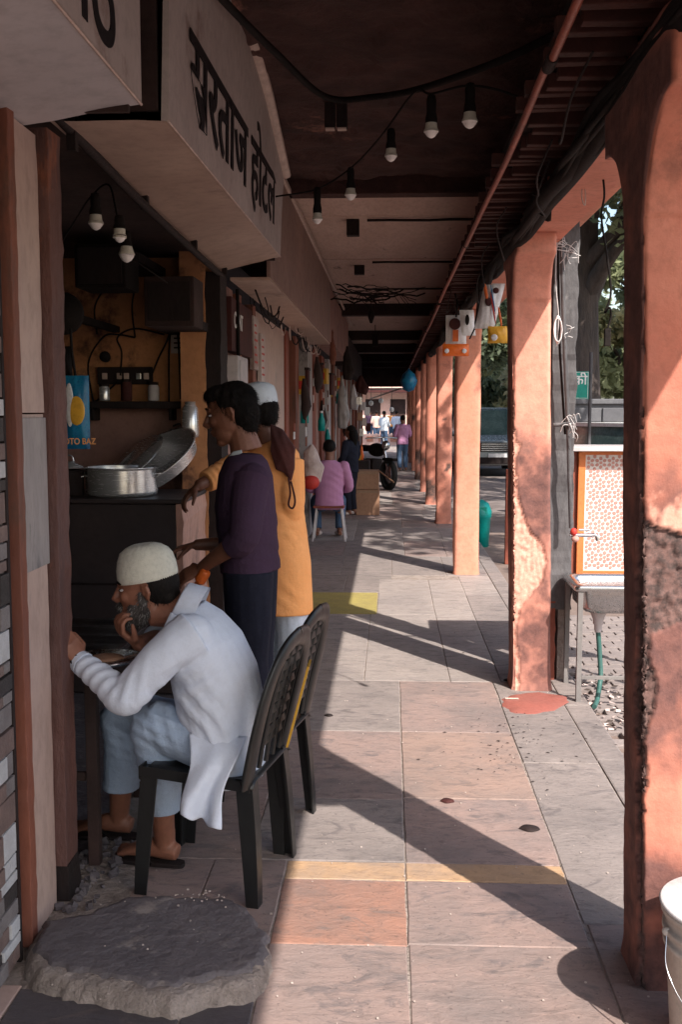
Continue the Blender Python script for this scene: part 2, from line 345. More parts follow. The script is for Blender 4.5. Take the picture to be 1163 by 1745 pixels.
# ------------------------------------------------------------------ THE SETTING: ground, pavement slabs, ceiling
ground = G().box((-60, -20, -.42), (120, 160, -.16)).out('ground', m_road, None, kind='structure')
bed = G().box((-4.2, -3, -.158), (.955, 46, -.012)).out('pavement_bed', m_grout, None, kind='structure')
pave = thing('pavement', 'stone slab walkway under the arcade', None, kind='structure'); del pave['label']
def slab(x0, x1, y0, y1, m, z=0, g=.0028):
    r = random.uniform; z += r(-.002, .002); N = 5; pts = []
    def side(a, b):
        for i in range(N): 
            t = i/N; p = V(a).lerp(V(b), t); pts.append((p.x+r(-.0022, .0022), p.y+r(-.0022, .0022)))
    A, B, D, E_ = (x0+g, y0+g), (x1-g, y0+g), (x1-g, y1-g), (x0+g, y1-g)
    side((*A, 0), (*B, 0)); side((*B, 0), (*D, 0)); side((*D, 0), (*E_, 0)); side((*E_, 0), (*A, 0))
    vs = [V((p[0], p[1], -.011)) for p in pts]+[V((p[0], p[1], z-.003)) for p in pts]
    cx, cy = (x0+x1)/2, (y0+y1)/2; sx, sy = max(.5, 1-.006/(x1-x0+1e-3)*1), max(.5, 1-.006/(y1-y0+1e-3))
    vs += [V((cx+(p[0]-cx)*sx, cy+(p[1]-cy)*sy, z)) for p in pts]
    n = len(pts); fs = [(i, (i+1) % n, (i+1) % n+n, i+n) for i in range(n)]+[(i+n, (i+1) % n+n, (i+1) % n+2*n, i+2*n) for i in range(n)]+[tuple(range(2*n, 3*n))]
    return mesh('slab', vs, fs, m, pave)
Ls = [  # x0,x1,y0,y1,material - read from the joints of the photo
 (-.36, .06, 2.0, 2.94, S_pink), (.06, .62, 2.0, 2.95, S_pink), (-.36, .06, 2.94, 3.37, S_red), (.06, .61, 2.95, 3.37, S_pink),
 (-.36, .06, 3.37, 3.51, S_buff), (.06, .61, 3.37, 3.51, S_buff), (.62, .955, 2.0, 3.1, S_pink), (.61, .955, 3.1, 4.57, S_grey),
 (-.5, .06, 3.51, 4.1, S_grey), (.06, .61, 3.51, 4.12, S_pink), (-.5, .06, 4.1, 5.0, S_pink), (.06, .61, 4.12, 5.0, S_red if 0 else stone('orange_tinted_sandstone', (0.314, 0.203, 0.164), (0.258, 0.180, 0.154), (0.188, 0.142, 0.129))), (.06, .61, 5.0, 5.96, S_pink),
 (-.5, .06, 5.0, 5.96, S_grey), (.61, .955, 4.57, 5.96, S_grey),
 (-.95, -.5, 3.51, 4.6, S_pink), (-.5-.6, -.5, 4.6, 5.96, S_grey), (-.55, -.36, 2.0, 2.64, S_slate), (-1.02, -.55, 2.0, 2.66, S_slate),
 (-.62, -.36, 2.64, 3.51, S_pink), (-.86, -.62, 2.66, 3.51, S_pink),
 (-1.6, -1.02, 2.0, 2.68, m_marble), (-.15, .36, 5.96, 7.95, S_pale), (.36, .66, 5.96, 7.9, S_pale), (.66, .955, 5.96, 8.8, S_grey),
 (-.6, -.15, 5.96, 7.95, S_pale), (-1.1, -.6, 5.96, 7.95, S_grey), (-.72, -.1, 7.95, 8.9, m_khaki), (-1.1, -.72, 7.95, 8.9, S_grey), (-.1, .36, 7.95, 9.6, S_pale), (.36, .66, 7.9, 9.6, S_pale), (.66, .955, 8.8, 10.2, S_pale)]
for a in Ls: slab(*a)
y = 8.9
for k in range(26):
    L = random.uniform(.9, 1.5); xs = [-1.1, random.uniform(-.6, -.4), random.uniform(0, .2), random.uniform(.5, .66), .955]
    for a, b in zip(xs, xs[1:]):
        y0 = y if a != .36 else y
        if y < 9.5 and a > -.2: continue
        slab(a, b, y0, y+L, random.choice([S_pink, S_grey, S_pale, S_grey, S_pink]))
    y += L
mesh('joint_filling', [(-1.1, 1.9, -.0045), (.955, 1.9, -.0045), (.955, 46, -.0045), (-1.1, 46, -.0045)], [(0, 1, 2, 3)], m_conc, bed)
# inside floor
G().box((-4.1, 3.15, -.0115), (-1.1, 46, -.007)).out('shop_floor', m_slate, None, kind='structure')
# kerb along the arcade, paved strip outside
kb = thing('kerb', None, None, kind='structure')
y = 1.5
while y < 30:
    L = random.uniform(.7, .95); box('kerb_stone', (.962, y, -.157), (1.1, y+L-.01, -.006+random.uniform(-.004, .002)), S_grey, kb, .008); y += L
ps = thing('outer_paving', None, None, kind='structure')
box('paving_bed', (1.105, 2, -.1585), (4.2, 14, -.075), m_grout, ps, 0)
pm = None; row = 0; y = 4.6
while y < 9.6:
    x = 1.11+(row % 2)*.08
    while x < 2.2 and y < 8.6 and row < 36:
        if pm is None:
            s = G().box((0, 0, -.05), (.154, .094, 0)).out('paving_block', m_sett, ps, .006); pm = s
        else:
            s = pm.copy(); C.objects.link(s); s.parent = ps
        s.location = (x, y, -.052+random.uniform(-.004, .004)); s.rotation_euler = (random.uniform(-.02, .02), random.uniform(-.02, .02), 0); x += .161
    y += .101; row += 1
    s = s
road = G().box((4.3, 2, -.1575), (11, 120, -.14)).out('road', m_road, None, kind='structure')

# ceiling: sooty plaster near, stone slabs beyond
cl = thing('ceiling', None, None, kind='structure')
def rough_sheet(name, x0, x1, y0, y1, z, m, parent, amp, nx, ny, s=3):
    vs = []; fs = []
    for j in range(ny+1):
        for i in range(nx+1):
            x = x0+(x1-x0)*i/nx; y = y0+(y1-y0)*j/ny
            q = nz3((x, y, 3), s, 5)
            d = amp*(q+(.7 if nz3((x, y, 9), s*.6, 4) > .12 else 0))
            vs.append((x, y, z+d)); 
    for j in range(ny):
        for i in range(nx): a = j*(nx+1)+i; fs.append((a, a+nx+1, a+nx+2, a+1))
    return mesh(name, vs, fs, m, parent, smooth=True)
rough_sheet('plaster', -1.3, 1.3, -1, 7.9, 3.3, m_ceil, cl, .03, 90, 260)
box('ceiling_core', (-4.2, -1.5, 3.42), (1.3, 40, 3.6), m_dark, cl, 0)
box('beam', (-1.25, 7.86, 3.2), (1.3, 8.02, 3.42), m_ceil, cl, .01)
yy = 8.04
for k, L in enumerate([1.28, 2.62, 2.66, 2.44, 2.7, 2.7, 2.6, 2.7, 2.7, 2.7, 2.7]):
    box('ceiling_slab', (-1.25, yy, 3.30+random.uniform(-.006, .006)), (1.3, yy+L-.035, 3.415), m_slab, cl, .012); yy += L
for k, y in enumerate([16.9, 22.5, 27, 32, 36]): box('beam', (-1.25, y, 3.12-.02*k), (1.3, y+.25, 3.31), m_shopdark, cl, .01)
# ------------------------------------------------------------------ arcade columns with peeled lime plaster
def interp(tab, z):
    if z <= tab[0][0]: return tab[0][1]
    for (a, b), (c, d) in zip(tab, tab[1:]):
        if z <= c: return b+(d-b)*(z-a)/(c-a)
    return tab[-1][1]
def column(x0, x1, y0, y1, ztop, wearfn, label, seed, cell=.012, brk=(2.12, .16, .25), mm=None, lean=(0, 0), palefn=lambda u, nx, ny, z, p: 0, grime_shade_fn=lambda u, nx, ny, z, p: max(0, min(1, (1.0-z)*.6+nz3(p, 2.5, 4)))*.6):
    W, D = x1-x0, y1-y0
    root = thing('column', label, 'column', (x0, y0, 0), 0, 'plastered columns of the arcade')
    nx = max(3, int(W/cell)); ny = max(3, int(D/cell)); nz_ = max(20, int(ztop/cell/1.3))
    per = [(i/nx*W, 0, 0, -1) for i in range(nx)]+[(W, j/ny*D, 1, 0) for j in range(ny)]+[(W-i/nx*W, D, 0, 1) for i in range(nx)]+[(0, D-j/ny*D, -1, 0) for j in range(ny)]
    vs = []; wear = []; grime_shade = []; pale = []
    for k in range(nz_+1):
        z = ztop*k/nz_; fl = 0
        t = min(1, (z-brk[0])/brk[2])
        if t > 0: fl = brk[1]*(1-math.sqrt(max(0, 1-t*t)))*1.0+.012
        foot = .010*max(0, 1-z/.08)**2
        for (x, y, nx_, ny_) in per:
            w = wearfn(x/W, y/D, nx_, ny_, z, (x+x0, y+y0, z)) if fl == 0 else 0
            gm = grime_shade_fn(x/W, nx_, ny_, z, (x+x0, y+y0, z))
            q = nz3((x+seed, y, z), 1.6, 3)*.006+nz3((x, y+seed, z), 14, 3)*.0016
            cx = .5-abs(x/W-.5); cy = .5-abs(y/D-.5)
            ed = -.005*math.exp(-(min(cx*W, .5*W)/.012 if cx < cy else 9))-.0
            d = q-w*.012+w*nz3((x+x0, y+y0, z), 55, 3)*.009+foot
            # blunt, chipped arrises
            ax = min(x, W-x); ay = min(y, D-y); near = math.hypot(ax, ay) if max(ax, ay) < .03 else 1
            chip = .007*max(0, 1-max(ax, ay)/.014)*(1+1.4*max(0, nz3((x0, y0+x+y, z), 7, 3)))
            vx = x+nx_*d; vy = y+ny_*d
            vx += (W/2-x)/W*2*chip; vy += (D/2-y)/D*2*chip
            # bracket spreads along the arcade only
            if fl: vy += fl*(1 if y > D/2 else -1 if y < D/2 else 0)*(abs(y-D/2)/(D/2))
            vs.append((vx+lean[0]*z, vy+lean[1]*z, z)); wear.append(w); grime_shade.append(gm); pale.append(palefn(x/W, nx_, ny_, z, (x+x0, y+y0, z)))
    n = len(per); fs = [(k*n+j, k*n+(j+1) % n, (k+1)*n+(j+1) % n, (k+1)*n+j) for k in range(nz_) for j in range(n)]
    fs.append(tuple(range(nz_*n, nz_*n+n)))
    o = mesh('shaft', vs, fs, mm or m_col, root, smooth=True)
    at_ = o.data.attributes.new('wear', 'FLOAT', 'POINT'); at_.data.foreach_set('value', wear); at_ = o.data.attributes.new('grime_shade', 'FLOAT', 'POINT'); at_.data.foreach_set('value', grime_shade); at_ = o.data.attributes.new('pale', 'FLOAT', 'POINT'); at_.data.foreach_set('value', pale)
    return root
def wear1(u, v, nx, ny, z, p):      # nearest column
    j = .035*nz3((p[0]*3, p[2]*2, 1), 9, 4)
    if ny < 0:
        e = interp([(0, .06), (.3, .03), (.55, .03), (.62, .09), (.70, .05), (.78, .14), (.86, .20), (.94, .10), (1.0, .13), (1.04, .5), (1.12, 1), (1.24, 1), (1.29, .15), (1.33, -.05)], z)
        return 1.0 if u < e+j else 0
    if nx < 0: return 1.0 if v < interp([(0, .1), (.7, .35), (1.2, .3), (1.4, 0)], z)+.14*nz3((p[0], p[1]*3, p[2]*2), 8, 3) else 0
    return 0
def grime_shade1(u, nx, ny, z, p):
    if nx < 0: return max(0, min(1, 1.0+nz3(p, 6, 4)*.6))  # face towards the walkway: its shade is painted in as dark colour
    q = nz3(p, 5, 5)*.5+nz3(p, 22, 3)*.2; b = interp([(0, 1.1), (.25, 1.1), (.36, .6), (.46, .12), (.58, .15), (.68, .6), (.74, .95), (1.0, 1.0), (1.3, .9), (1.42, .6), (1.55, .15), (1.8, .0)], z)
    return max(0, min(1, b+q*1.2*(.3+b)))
def pale1(u, nx, ny, z, p):
    if ny >= 0: return 0
    q = nz3((p[0]*3, p[2]*2, 5), 7, 4)
    a = (z-1.25)/.05+q*1.6; b = (1.375-z)/.04+nz3((p[0]*5, p[2]*3, 8), 6, 4)*1.8; c = (u-.06)/.05+q*1.5
    return max(0, min(1, a, b, c))*.85
    return 0
def wear2(u, v, nx, ny, z, p):
    if ny < 0:
        e = interp([(0, .15), (.154, .2), (.305, .07), (.44, .17), (.51, .27), (.556, .5), (.65, .82), (.753, .87), (.844, .78), (.914, .45), (1.05, .22), (1.18, .13), (1.315, .1), (1.40, .2), (1.51, .02), (1.6, .05), (1.85, .08), (1.95, -.1)], z)
        return 1.0 if u < e+.04*nz3((p[0]*3, p[2]*2, 1), 9, 3) else 0
    if nx < 0: return 1.0 if .4 < z < 1.7 and v < .3 else 0
    return 0
def grime_shade2(u, nx, ny, z, p):
    if nx < 0: return max(0, min(1, .8+nz3(p, 6, 4)*.6))  # shaded inner face darkened in the colour, as on the nearest column
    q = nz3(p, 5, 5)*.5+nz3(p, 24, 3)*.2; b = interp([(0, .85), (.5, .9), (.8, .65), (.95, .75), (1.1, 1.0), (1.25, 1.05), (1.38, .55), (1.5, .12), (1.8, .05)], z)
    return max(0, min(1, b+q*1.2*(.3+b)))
def wear0(u, v, nx, ny, z, p): return 1.0 if nz3(p, 1.9, 4)-.25*z/2 > .28 and z < 1.5 else 0
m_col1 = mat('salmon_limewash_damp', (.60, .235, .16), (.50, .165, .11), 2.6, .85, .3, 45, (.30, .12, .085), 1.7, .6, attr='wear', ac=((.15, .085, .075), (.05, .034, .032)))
m_col2 = mat('salmon_limewash_patched', (.66, .29, .215), (.58, .225, .16), 3, .85, .3, 45, (.28, .145, .12), 1.9, .60, attr='wear', ac=((.70, .36, .28), (.52, .24, .185)))
MOULD = 1
column(.700, .935, 2.74, 2.96, 2.53, wear1, 'nearest salmon column with gritty peeled plaster, behind the white bucket', 3, .006, (2.10, .26, .25), m_col1, lean=(-.026, 0), grime_shade_fn=grime_shade1, palefn=pale1)
column(.708, .925, 5.78, 6.02, 2.53, wear2, 'second salmon column, its plaster flaked off in a long wavy patch beside the sink', 11, .009, (2.2, .22, .22), m_col2, lean=(-.02, 0), grime_shade_fn=grime_shade2)
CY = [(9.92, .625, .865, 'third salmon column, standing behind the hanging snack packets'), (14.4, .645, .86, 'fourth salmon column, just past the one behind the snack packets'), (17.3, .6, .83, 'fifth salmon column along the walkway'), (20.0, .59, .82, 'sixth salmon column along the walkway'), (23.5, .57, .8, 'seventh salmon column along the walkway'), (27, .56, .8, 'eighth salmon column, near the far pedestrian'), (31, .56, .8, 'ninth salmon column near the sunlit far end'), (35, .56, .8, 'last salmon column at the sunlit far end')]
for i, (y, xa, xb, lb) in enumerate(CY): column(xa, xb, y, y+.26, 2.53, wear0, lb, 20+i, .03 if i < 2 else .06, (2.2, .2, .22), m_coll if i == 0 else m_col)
# lintel over the columns with the wall above
lt = thing('lintel', 'long salmon lintel carried by the arcade columns', 'lintel')
def wallstrip(name, x0, x1, y0, y1, z0, z1, m, par):
    g = G(); n = int((y1-y0)/.12); R = []
    for k in range(n+1):
        y = y0+(y1-y0)*k/n; a = nz3((x0, y, z0), 1.4, 4)*.014
        R.append([V((x0-a*.4, y, z0+a)), V((x1+a*.4, y, z0+a*.6)), V((x1, y, z1)), V((x0, y, z1))])
    return g.rings(R, True, False).out(name, m, par)
wallstrip('beam', .715, .93, -1.0, 38, 2.525, 2.7, m_col, lt)
wallstrip('wall_above', .76, 1.02, -1.0, 38, 2.702, 3.75, m_pinkwall, lt)
G().box((.9, -1, 2.71), (1.16, 38, 2.79)).out('drip_ledge', m_coll, lt, .01)
for y_ in (1.92,): G().box((.934, y_, 2.535), (1.2, y_+.56, 2.60)).out('added_shade_slab', m_col, lt, .01)  # added slab, out of view, sized to shade the nearest column's bracket
# slatted ledge: slim maroon joists under a dark board
sh = thing('slatted_ledge', 'dark ledge of closely set maroon slats under the ceiling, inside the columns', 'ledge')
G().box((.47, -1, 2.66), (.757, 36, 2.69)).out('board', m_dark, sh)
s0 = None; y = 2.6; n = 0; gg = G()
while y < 34:
    if n < 290:
        if s0 is None: s = s0 = G().box((.475, 0, 2.61), (.714, .042, 2.657)).out('slat', m_rib, sh, .004)
        else: s = s0.copy(); C.objects.link(s); s.parent = sh
        s.location = (random.uniform(-.012, .004), y+random.uniform(-.01, .01), random.uniform(-.012, .003)); s.rotation_euler = (0, random.uniform(-.02, .02), random.uniform(-.03, .03)); n += 1
    y += .108
# red pipe along the ledge, in lengths
pp = thing('red_pipe', 'thin red pipe running along the inner edge of the ledge', 'pipe')
y = -.5
while y < 34:
    L = random.uniform(3.1, 3.6); G().tube(bez([(.452+random.uniform(-.006, .006), y+L*t, 2.585+random.uniform(-.008, .008)) for t in (0, .33, .66, 1)], 4), .0125, 10).out('pipe_length', m_pipe, pp)
    G().tube([(.452, y+L-.05, 2.585), (.452, y+L+.05, 2.585)], .018, 10).out('coupling', m_dark, pp); y += L
# cables
cb = thing('cable_bundle', 'thick sagging bundle of black cables under the lintel edge', 'cables')
for i in range(17):
    pts = []; y = 1.2; a = random.uniform(0, 6.28)
    r = random.choice([.008, .010, .014, .018]) if i > 1 else .034
    while y < 30:
        k = math.sin(y*1.5+a)*.03
        pts.append((.655+random.uniform(-.02, .02)+.02*math.sin(a*3+y)+(.012 if i < 2 else 0), y, 2.515-abs(k)*1.2+random.uniform(-.025, .02)*(i > 1))); y += random.uniform(.35, .7)
    G().tube(bez(pts, 3), r, 7).out('cable', m_cable, cb)
for i in range(10):
    y = random.uniform(2.9, 12); x = random.uniform(.48, .66)
    pts = bez([(x, y, 2.56), (x-.03, y+.15, 2.5-random.uniform(0, .1)), (x+random.uniform(-.03, .05), y+.4, 2.46-random.uniform(0, .12)), (x+.04, y+.8, 2.53)], 6)
    G().tube(pts, .004, 6).out('loose_wire', m_dark, cb)
tag(tubeo('black_cable', bez([at(362, -30, Y=3.6), at(385, 5, Y=4.0), at(470, 90, Y=4.6), at(555, 165, Y=5.2), at(640, 165, Y=5.2), at(720, 150, Y=4.9), at(850, 105, Y=4.4), at(960, 55, Y=4.0), at(1010, 60, Y=3.8)], 8), .016, m_cable), 'thick black cable swagged across the sooty near ceiling', 'cable')
tag(tubeo('black_cable', bez([at(470, 335, Y=5.7), at(541, 322, Y=5.75), at(600, 285, Y=5.55), at(650, 232, Y=5.0), at(706, 158, Y=4.5), at(736, 160, Y=4.3), at(800, 146, Y=4.1), at(870, 160, Y=4.0), at(935, 195, Y=3.9)], 6), .005, m_cable), 'thin black flex carrying the row of ceiling bulbs', 'cable')
# bulbs on the flex
def bulb(px, top, base, Y, rad, label, grp):
    p = at(px, base, Y=Y); t = at(px, top, Y=Y)
    r = thing('hanging_bulb', label, 'light bulb', t, 0, grp)
    L = t.z-p.z; R = rad
    hz = L-R*2.1
    G().lathe((0, 0, 0), [(.004, .005), (.016, 0), (.02, -.02), (.019, -hz*.6), (.024, -hz*.82), (.024, -hz)], 14).out('holder', m_cable, r)
    G().lathe((0, 0, -hz), [(.022, .004), (R*.85, -.018), (R*1.02, -.03), (R*1.02, -.034)], 18).out('collar', m_cap, r)
    G().lathe((0, 0, -hz), [(R, -.034), (R*.99, -R*.9), (R*.85, -R*1.35), (R*.55, -R*1.75), (R*.2, -R*1.95), (.0005, -R*2.0)], 20).out('globe', m_bulb, r)
B = 'opal bulbs strung across the ceiling'
bulb(802, 143, 221, 4.1, .030, 'opal bulb nearest the ledge on the ceiling flex, rightmost of the row', B)
bulb(736, 163, 237, 4.25, .029, 'opal bulb second from the ledge on the ceiling flex', B)
bulb(667, 220, 277, 4.9, .029, 'opal bulb in the middle of the ceiling flex', B)
bulb(598, 286, 343, 5.6, .031, 'opal bulb on the ceiling flex, above the leftmost one', B)
bulb(541, 320, 383, 5.75, .029, 'leftmost and lowest opal bulb on the ceiling flex', B)
B = 'bulbs hanging in the food stall'
bulb(162, 330, 394, 4.0, .029, 'left bulb of the three hanging inside the dark food stall', B)
bulb(203, 368, 415, 4.0, .026, 'middle bulb of the three hanging inside the dark food stall', B)
bulb(215, 395, 449, 4.3, .033, 'lowest and largest bulb hanging inside the dark food stall', B)
# black sockets under the ceiling
def sock(px, y0, y1, w, Y, label, cat='spotlight', twin=False):
    t = at(px, y0, Y=Y); b = at(px, y1, Y=Y); W = w*Y/FL/2
    r = thing('ceiling_socket', label, cat, (t.x, t.y, b.z), 0, 'black fittings under the ceiling'); h = t.z-b.z
    for s in ((-1, 1) if twin else (0,)):
        q = W*(.46 if twin else 1)
        G().box((s*W*.52-q, -q, 0), (s*W*.52+q, q, h)).out('housing', m_dark, r, .004)
        if twin: G().box((s*W*.52-q*.85, -q*.85, -.008), (s*W*.52+q*.85, q*.85, -.0005)).out('rim', m_trim, r)
    G().tube([(0, 0, h), (0, 0, 3.31-b.z)], .008, 8).out('stem', m_dark, r)
sock(573, 176, 219, 38, 5.9, 'twin black spotlight with pale rim under the sooty ceiling', twin=True)
sock(602, 365, 402, 21, 9.5, 'black box fitting nearest on the pale ceiling slabs')
sock(613, 441, 468, 17, 12.4, 'second black box fitting on the pale ceiling slabs')
sock(616, 520, 538, 12, 17.5, 'small third black box fitting far along the ceiling')
sock(640, 570, 590, 10, 21, 'tiny black box fitting at the dark far end of the ceiling')
r_ = thing('hanging_microphone_shade', 'slim black lamp hanging low beyond the twig-like wires', 'lamp', at(633, 520, Y=15.5))
G().lathe((0, 0, 0), [(.003, .25), (.006, 0), (.02, -.05), (.05, -.1), (.05, -.17), (.02, -.26), (.001, -.27)], 12).out('shade', m_dark, r_)
G().tube([(0, 0, .0), (0, 0, .5)], .006).out('cord', m_cable, r_)
# tangle of old wires across the ceiling
tw = thing('wire_tangle', 'dry tangled wires stretched across the ceiling in the middle distance', 'wires')
for i in range(16):
    a = at(555+random.uniform(-10, 60), 485+random.uniform(-5, 25), Y=12+random.uniform(-1, 2)); b = at(random.uniform(640, 735), 492+random.uniform(-4, 28), Y=12+random.uniform(-1, 3))
    G().tube(sag(a, b, random.uniform(-.03, .06), 10, .02), random.choice([.004, .006, .01]), 5).out('wire', m_cable, tw)
for i in range(9):
    a = at(random.uniform(570, 720), 500, Y=13); b = a+V((random.uniform(-.25, .25), random.uniform(-.3, .3), -random.uniform(.1, .28)))
    G().tube(sag(a, b, .02, 6, .015), .004, 5).out('loose_end', m_cable, tw)
for k in range(4):
    y = 8.5+k*2.65; tag(tubeo('conduit', sag((-.22, y+.9, 3.285), (.9, y+.9, 3.285), .004, 6, .003), .012, m_dark), ['conduit from the nearest box fitting across the pale ceiling', 'conduit from the second box fitting across the ceiling', 'third conduit across the ceiling, past the wire tangle', 'fourth conduit across the ceiling, far down the walkway'][k], 'conduit', 'conduits across the ceiling')
# hanging flex with connector in the near opening, white string, wire loops
c_ = thing('hanging_flex', 'black flex with a knot and a connector dangling in the nearest opening', 'cable')
G().tube(bez([at(1030, 205, Y=4.3), at(1026, 270, Y=4.3), at(1031, 330, Y=4.3), at(1026, 370, Y=4.3), at(1036, 440, Y=4.3), at(1042, 500, Y=4.3), at(1032, 532, Y=4.3), at(1040, 524, Y=4.28), at(1042, 540, Y=4.3), at(1036, 562, Y=4.3)], 6), .0045, 7).out('flex', m_cable, c_)
p = at(1036, 575, Y=4.3); G().box((p.x-.013, p.y-.011, p.z-.036), (p.x+.013, p.y+.011, p.z+.036)).out('connector', m_cable, c_, .004)
c_ = thing('wire_loop', 'thin wire loop hanging below the lintel edge', 'wire')
G().tube(bez([at(1002, 245, Y=4.5), at(1000, 290, Y=4.5), at(992, 330, Y=4.5), at(998, 350, Y=4.5), at(996, 312, Y=4.5), at(978, 288, Y=4.5)], 6), .0025, 5).out('wire', m_trim, c_)
for (px, y0, y1, Y, w, lb) in ((935, 310, 378, 5.0, .014, 'black plug hanging from the cable bundle above the second column'), (904, 370, 420, 5.6, .009, 'small black plug hanging left of the bigger plug')):
    r = thing('hanging_plug', lb, 'plug', at(px, y1, Y=Y), 0, 'plugs on the cable bundle'); a = at(px, y0, Y=Y); p = at(px, y1, Y=Y)
    G().tube([(0, 0, .05), (0, 0, a.z-p.z)], .004).out('cord', m_cable, r); G().lathe((0, 0, 0), [(.001, 0), (w, .005), (w*1.15, .05), (w*.4, .075)], 12).out('plug', m_cable, r)

# ------------------------------------------------------------------ LEFT: shop fronts
XF = -1.06
# stone cladding at the left edge
cw = thing('clad_wall', 'wall at the left edge clad in small mixed white, grey and black stone tiles', 'wall')
G().box((-1.3, .8, 0), (-1.078, 2.79, 2.42)).out('backing', m_grout, cw)
tm = {}
z = .02; n = 0
while z < 2.34:
    h = random.choice([.035, .05, .07, .09]); y = 2.782
    while y > 2.45:
        w = random.choice([.05, .07, .1, .13]); k = random.choices([0, 1, 2, 3], [3, 3, 4, 2] if z < 1.5 else [1, 3, 5, 3])[0]
        key = (w, h, k)
        if key not in tm: o = tm[key] = G().box((-1.078, -w+.006, .003), (-1.064, 0, h-.003)).out('cladding_tile', m_tile[k], cw, .002)
        else: o = tm[key].copy(); C.objects.link(o); o.parent = cw
        o.location = (random.uniform(-.003, .004), y, z); y -= w; n += 1
        if n > 285: break
    z += h
G().box((-1.3, 2.792, 0), (-1.066, 2.81, 2.44)).out('edge_strip', m_dark, cw, .002)
# plaster edge strip proud of cladding
# pier between the two shops
def rough_bar(name, x0, x1, y0, y1, z0, z1, m, par, amp=.006, s=6, top=0):
    g = G(); n = int((z1-z0)/.035)+1; R = []
    for k in range(n+1):
        z = z0+(z1-z0)*k/n; q = lambda a: nz3((a, y0*7, z), s, 4)*amp
        ly = top*(z/2.4)
        R.append([V((x0, y0+q(1)+ly, z)), V((x1+q(2), y0+q(1)+ly, z)), V((x1+q(3), y1+q(4)+ly, z)), V((x0, y1+q(4)+ly, z))])
    return g.rings(R, True, False).out(name, m, par, .003)
pr = thing('shop_pier', 'pier of pinkish marble with worn orange-red edges beside the stall opening', 'pillar')
rough_bar('red_edge', -1.3, -1.06, 2.875, 2.925, 0.0, 2.43, m_orp, pr, .0035, 14)
rough_bar('marble_face', -1.3, -1.075, 2.926, 3.145, .0, 1.585, m_marble, pr, .003)
rough_bar('upper_marble', -1.3, -1.07, 2.926, 3.14, 1.59, 2.42, m_marble, pr, .004)
m_post = mat('scorched_orange_post_paint', (.15, .065, .052), (.085, .05, .048), 4, .7, .6, 30, (.34, .11, .05), 1.7, .56, stretch=(1, 1, .35), dist=.02)
pg = thing('shop_post', 'tall worn orange-red timber post at the edge of the stall opening', 'post')
rough_bar('post', -1.3, -1.045, 3.165, 3.285, .12, 2.45, m_post, pg, .005, 14)
rough_bar('post_foot', -1.3, -1.043, 3.165, 3.285, .0, .119, m_dark, pg, .010, 9)
# marble inset slab with grey streaks (a separate tile glued on the pier)
G().box((-1.0755, 2.93, 1.12), (-1.066, 3.142, 1.575)).out('veined_slab', m_marbleg, pr, .002)

# threshold stone
th = thing('threshold_stone', 'rough raised slate step bedded in pale mortar at the foot of the pier', 'step')
out_ = [(-1.07, 2.90), (-.97, 2.94), (-.90, 3.02), (-.84, 3.09), (-.70, 3.10), (-.49, 3.09), (-.42, 3.02), (-.345, 2.88), (-.325, 2.74), (-.36, 2.62), (-.46, 2.59), (-.57, 2.53), (-.72, 2.56), (-.86, 2.60), (-.98, 2.64), (-1.05, 2.75)]
def blobplate(name, poly, z, m, par, rim=.03, amp=.012, seed=1, s=9, drop=.07):
    pts = bez([(a, b, 0) for a, b in poly]+[(poly[0][0], poly[0][1], 0)], 6)[:-1]
    c = sum(pts, V())/len(pts); vs = []; fs = []; K = 26; n = len(pts)
    for i in range(K+1):
        t = i/K; 
        for p in pts:
            q = c.lerp(p, t); e = (1-t)*(p-c).length
            zz = z-(drop*(1-min(1, e/rim))**2.2)+nz3((q.x+seed, q.y, 0), s, 5)*amp*(.35 if e > rim*1.6 else 1.3)
            o = (p-c).normalized()*nz3((p.x*2, p.y*2, seed), s, 4)*.018*t
            vs.append((q.x+o.x, q.y+o.y, zz))
    for i in range(K):
        for j in range(n): a = i*n+j; b = i*n+(j+1) % n; fs.append((a, b, b+n, a+n))
    return mesh(name, vs, fs, m, par, smooth=True)
blobplate('mortar_bed', out_, .05, m_conc, th, .05, .006, 3, 18, .07)
blobplate('slate_top', [(a*.93-.045, 2.83+(b-2.83)*.88+.03) for a, b in out_], .062, m_slate, th, .012, .004, 8, 11, .02)
# rubble in the drain gap beside the post
rb = thing('rubble', 'dark rubble heaped in the gap behind the threshold stone', 'rubble', kind='stuff')
g = G()
for i in range(90):
    x = random.uniform(-1.12, -.9); y = random.uniform(3.1, 3.75); 
    if x > -1.02+.12*(y-3.0)+.04: x -= .1
    s = random.uniform(.005, .018); M_ = Matrix.Rotation(random.uniform(0, 3), 3, V((random.random(), random.random(), 1)))
    g.box((-s, -s*.7, -s*.5), (s, s*.7, s*.5), Matrix.Translation((x, y, s*.3)) @ M_.to_4x4())
g.out('rubble_stones', m_slate, rb)

